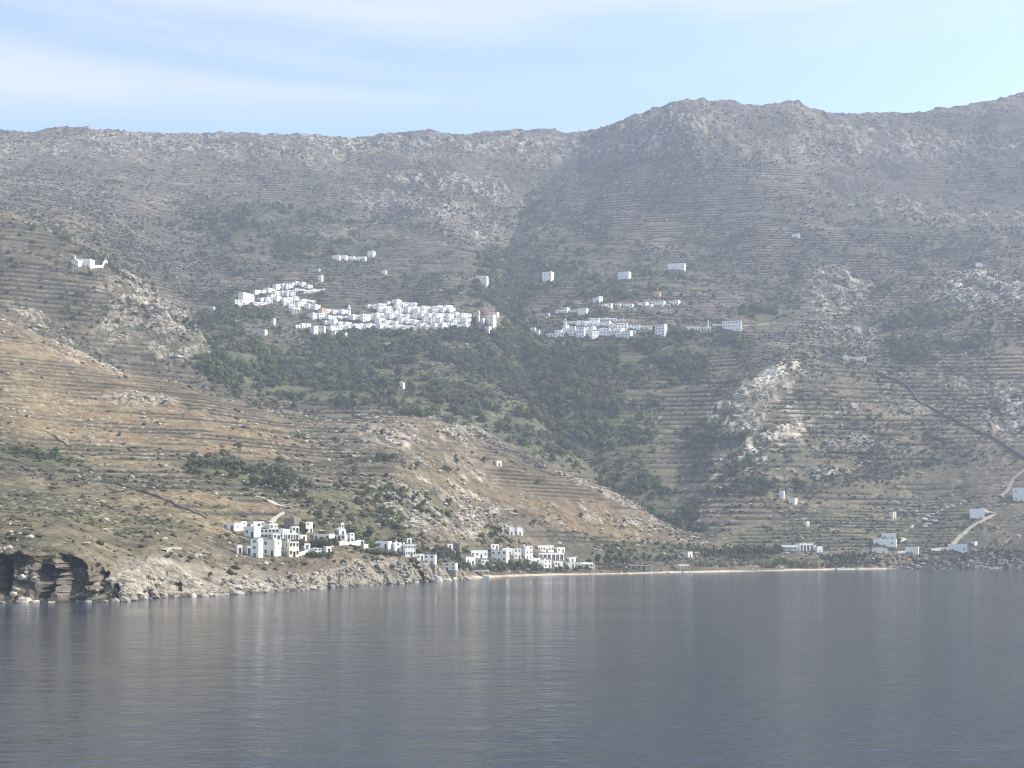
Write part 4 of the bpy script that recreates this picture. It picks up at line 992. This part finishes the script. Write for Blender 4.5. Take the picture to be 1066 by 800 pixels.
scatter('thicket',W_low*np.clip(.4+wob2+n2,0,2),900,['olive','bush'],['leaf_dark','leaf_olive'],.7,3,'dark thickets on the lower slopes near the sea')

ICO=None
def ico():
    global ICO
    if ICO is None:
        t=(1+5**.5)/2; v=np.array([(-1,t,0),(1,t,0),(-1,-t,0),(1,-t,0),(0,-1,t),(0,1,t),(0,-1,-t),(0,1,-t),(t,0,-1),(t,0,1),(-t,0,-1),(-t,0,1)])/math.sqrt(1+t*t)
        f=np.array([(0,11,5),(0,5,1),(0,1,7),(0,7,10),(0,10,11),(1,5,9),(5,11,4),(11,10,2),(10,7,6),(7,1,8),(3,9,4),(3,4,2),(3,2,6),(3,6,8),(3,8,9),(4,9,5),(2,4,11),(6,2,10),(8,6,7),(9,8,1)]); ICO=(v,f)
    return ICO
def lumps(name, w, n, smin, smax, flat, mat, seed, label, far_gain=.35):
    p,g=pick(w,n,seed,4.5); v,f=ico(); k=len(p)
    s=(smin+(smax-smin)*g.uniform(0,1,k)**2.5)*(.65+far_gain*p[:,1]/1000)
    x=v[None]*(1+g.uniform(-.33,.33,(k,12,1)))*s[:,None,None]*np.stack([g.uniform(.8,1.4,k),g.uniform(.8,1.3,k),flat*g.uniform(.6,1.3,k)],1)[:,None,:]
    x+=p[:,None,:]; ff=(f[None]+np.arange(k)[:,None,None]*12).reshape(-1,3)
    o=link(bpy.data.objects.new(name,npmesh(name,x.reshape(-1,3),ff,[M[mat]]))); tag(o,label,name.replace('_',' '),None,'stuff')
base=np.clip(.35+.8*n2+.5*n1,.03,1.6)*(1-.65*front)
lumps('scrub',base*(1-.85*np.clip(BROWN,0,1))*(1-BEACH)*(1-.8*SHR)*(1+2.5*RISER+.6*wood+.8*sstep(7,8.5,TT)*(VV>200))*sstep(1.85,2.15,TT),85000,.4,1.7,.65,'scrub',21,'low thorny scrub dotted all over the dry hillsides')
M['rock']=simple('pale_rock',(.34,.315,.275),.95,.4,.8,.4)
lumps('scree',(ROCK**1.5*np.clip(.4+rk*1.5,0,2)+.035*np.clip(.5+n1,0,1)*(1-.85*front*np.clip(GREENG*2,0,1))+.4*crestm*np.clip(n2+.2,0,1)),14000,.25,1.6,.7,'rock',31,'pale loose rocks and scree scattered over the stony slopes')

M['shore']=simple('shore_rock',(.30,.27,.235),.95,.5,.5,.6); M['shore_dark']=simple('dark_shore_rock',(.10,.092,.085),.95,.5,.5,.6); M['shore_pale']=simple('pale_shore_rock',(.33,.305,.26),.95,.45,.5,.5)
lumps('shore_rubble',SHR*(1-BEACH)*(TT>1.0)*(TT<1.97)*(UU>120)*np.clip(.1+2.5*n3+1.2*wob2,0,1)*(1-.75*SLAB),1700,.25,1.7,.75,'shore_pale',37,'broken rocks strewn over the rocky shore ledges')
# ---- single boulders: shore rocks and outcrops
def boulder(p, s, label, group, mat='rock'):
    v,f=ico(); g=np.random.default_rng(R.randrange(1<<30)); 
    me_=bpy.data.meshes.new('boulder'); import bmesh
    bm=bmesh.new(); bmesh.ops.create_icosphere(bm,subdivisions=3,radius=1)
    o3=g.uniform(0,99,3)
    cutd=[(Vector(g.normal(0,1,3)).normalized(),g.uniform(.55,.85)) for _ in range(9)]
    sx,sy,sz=s*g.uniform(.9,1.5),s*g.uniform(.8,1.2),s*g.uniform(.55,.9)
    for vv in bm.verts:
        c=vv.co.copy()
        for nn,dd_ in cutd:
            q=c.dot(nn)
            if q>dd_: c-=nn*(q-dd_)*.9
        a=float(fbm(np.array([c.x*1.3+o3[0]+c.z]),np.array([c.y*1.3+o3[1]-c.z]),.6,3,5)[0])*.13
        c*=1+a; vv.co=(c.x*sx,c.y*sy,c.z*sz)
    bm.to_mesh(me_); bm.free(); me_.materials.append(M[mat])
    o=link(bpy.data.objects.new('boulder',me_)); o.location=(p.x,p.y,p.z-s*.08); o.rotation_euler=(0,0,g.uniform(0,6)); tag(o,label,'boulder',group); return o
def shore_rocks(us, s, where, group, mat):
    n_=len(us); us=sorted(u+R.uniform(-5,5) for u in us)
    for i,u in enumerate(us):
        v=float(curve(*zip(*SHORE),np.array([u]))[0])-R.uniform(0,1.2)
        pos='leftmost' if i==0 else 'rightmost' if i==n_-1 else ordw(i)+' from left'
        p=hit(u,v); boulder(p,s*R.choice([.35,.5,.6,.7,.9,1.15]),f'{"pale" if mat=="shore_pale" else "dark" if mat=="shore_dark" else "grey"} shore rock, {pos} {where}',group,mat)
shore_rocks([4,20,26,32,50,66,90],1.5,'at the foot of the dark left cliff','rocks under the dark cliff','shore')
shore_rocks([134,147,160,170,183,196,207,216],1.5,'along the pale sloping slab','rocks along the pale slab','shore_pale')
shore_rocks([228,240,250,262,275,287,300,313,326,340,352],1.5,'along the shore below the headland hamlet','rocks below the headland hamlet','shore')
shore_rocks([360,368,376,385,393,402,410,418,428,438,448,457,466,474,482],1.7,'along the shore below the cliff houses','rocks below the cliff houses','shore_pale')
shore_rocks([930,940,952,962,972,984,996,1006,1018,1030,1042,1054,1064],2.2,'along the rocky right shore','rocks of the right shore','shore_dark')
OUT=[(470,190,3.5,'on the pale outcrop band below the left crest'),(500,192,3,'at the right end of the outcrop band below the left crest'),(160,318,3,'on the rocky edge of the left spur'),(190,330,3.2,'at the tip of the rocky left spur'),(185,372,2.6,'at the foot of the rocky left spur'),
 (784,404,3,'on the pale knoll below the tiny chapel'),(770,428,3.4,'on the left face of the pale knoll'),(800,452,3,'on the pale ledge below the knoll'),(868,300,3,'at the top of the right outcrop'),(886,320,3,'in the middle of the right outcrop'),
 (1010,303,3.5,'at the left end of the pale quarry face'),(1050,300,3.8,'at the right end of the pale quarry face'),(442,524,2,'in the boulder field above the beach hamlet'),(455,536,2.2,'in the lower boulder field above the beach hamlet'),(478,528,2,'at the right of the boulder field'),(430,455,2.3,'on the rocky ridge top above the boulder field'),(745,107,4,'on the highest crest'),(452,133,4,'on the small summit of the left crest')]
for i,(u,v) in enumerate([(942,553),(946,550),(951,547),(955,544),(960,541),(965,538),(969,536),(974,534),(980,531),(986,529),(992,527),(998,525),(1004,523),(961,549),(966,546),(971,542)]):
    for j in range(2): boulder(hit(u+R.uniform(-2,2),v+R.uniform(-1,1)),R.uniform(1.2,2.4),'pale block of the rubble line slanting up the road bank above the villa','pale rubble blocks on the road bank','shore_pale')
for u,v,s_,w in OUT: boulder(hit(u,v),s_,'large pale boulder '+w,'large boulders on the slopes')

# ------------------------------------------------------------------ SKY, SUN, CAMERA
SUN_AZ=math.radians(82); SUN_EL=math.radians(39)      # azimuth from the view direction (+Y) towards +X
w=bpy.data.worlds.new('World'); SC.world=w; w.use_nodes=True; n=w.node_tree; bg=n.nodes['Background']
sky=N(n,'ShaderNodeTexSky',sky_type='NISHITA',sun_disc=False,sun_elevation=SUN_EL,sun_rotation=SUN_AZ,altitude=20,air_density=1.0,dust_density=1.3,ozone_density=.9)
tc=N(n,'ShaderNodeTexCoord'); mp=N(n,'ShaderNodeMapping'); mp.inputs['Rotation'].default_value=(0,math.radians(4),0); mp.inputs['Scale'].default_value=(1.3,1.0,11.0)
n.links.new(tc.outputs['Generated'],mp.inputs['Vector'])
cn=N(n,'ShaderNodeTexNoise',Scale=1.5,Detail=6.0,Roughness=.55,Distortion=.3); n.links.new(mp.outputs[0],cn.inputs['Vector'])
mp2=N(n,'ShaderNodeMapping'); mp2.inputs['Rotation'].default_value=(0,math.radians(5),0); n.links.new(tc.outputs['Generated'],mp2.inputs['Vector'])
sx=N(n,'ShaderNodeSeparateXYZ'); n.links.new(mp2.outputs[0],sx.inputs[0])
band=N(n,'ShaderNodeMapRange',interpolation_type='SMOOTHSTEP'); band.inputs['From Min'].default_value=.325; band.inputs['From Max'].default_value=.365; n.links.new(sx.outputs['Z'],band.inputs['Value'])
cr=N(n,'ShaderNodeMapRange',interpolation_type='SMOOTHSTEP'); cr.inputs['From Min'].default_value=.30; cr.inputs['From Max'].default_value=.72; cr.inputs['To Max'].default_value=.75; n.links.new(cn.outputs['Fac'],cr.inputs['Value'])
cm=N(n,'ShaderNodeMath',operation='MULTIPLY'); n.links.new(band.outputs[0],cm.inputs[0]); n.links.new(cr.outputs[0],cm.inputs[1])
mx=N(n,'ShaderNodeMix',data_type='RGBA'); mx.inputs['B'].default_value=(3.5,3.5,3.5,1)
n.links.new(cm.outputs[0],mx.inputs['Factor']); n.links.new(sky.outputs[0],mx.inputs['A']); n.links.new(mx.outputs['Result'],bg.inputs['Color'])
bg.inputs['Strength'].default_value=.122
sl=bpy.data.lights.new('sun','SUN'); sl.energy=3.4; sl.angle=math.radians(.5); sl.color=(1,.95,.86)
so=link(bpy.data.objects.new('sun',sl)); d=Vector((math.cos(SUN_EL)*math.sin(SUN_AZ),math.cos(SUN_EL)*math.cos(SUN_AZ),math.sin(SUN_EL)))
so.rotation_euler=d.to_track_quat('Z','Y').to_euler(); so.location=(300,200,900)
cd=bpy.data.cameras.new('camera'); cam=link(bpy.data.objects.new('camera',cd)); cam.location=(0,0,CH); cam.rotation_euler=(PI/2,0,0)
cd.sensor_width=36; cd.lens=F/1066*36; cd.shift_y=(HV-400)/1066; cd.clip_start=.5; cd.clip_end=12000
SC.camera=cam
SC.view_settings.view_transform='Standard'; SC.view_settings.look='None'; SC.view_settings.gamma=1; SC.view_settings.exposure=1.28; SC.view_settings.use_curve_mapping=False
SC.render.engine='CYCLES'; cy=SC.cycles; cy.max_bounces=4; cy.diffuse_bounces=2; cy.glossy_bounces=3; cy.transmission_bounces=2; cy.volume_bounces=0; cy.caustics_reflective=False; cy.caustics_refractive=False
cy.use_denoising=True; cy.filter_width=1.1; cy.denoiser='OPENIMAGEDENOISE'; cy.denoising_prefilter='ACCURATE'
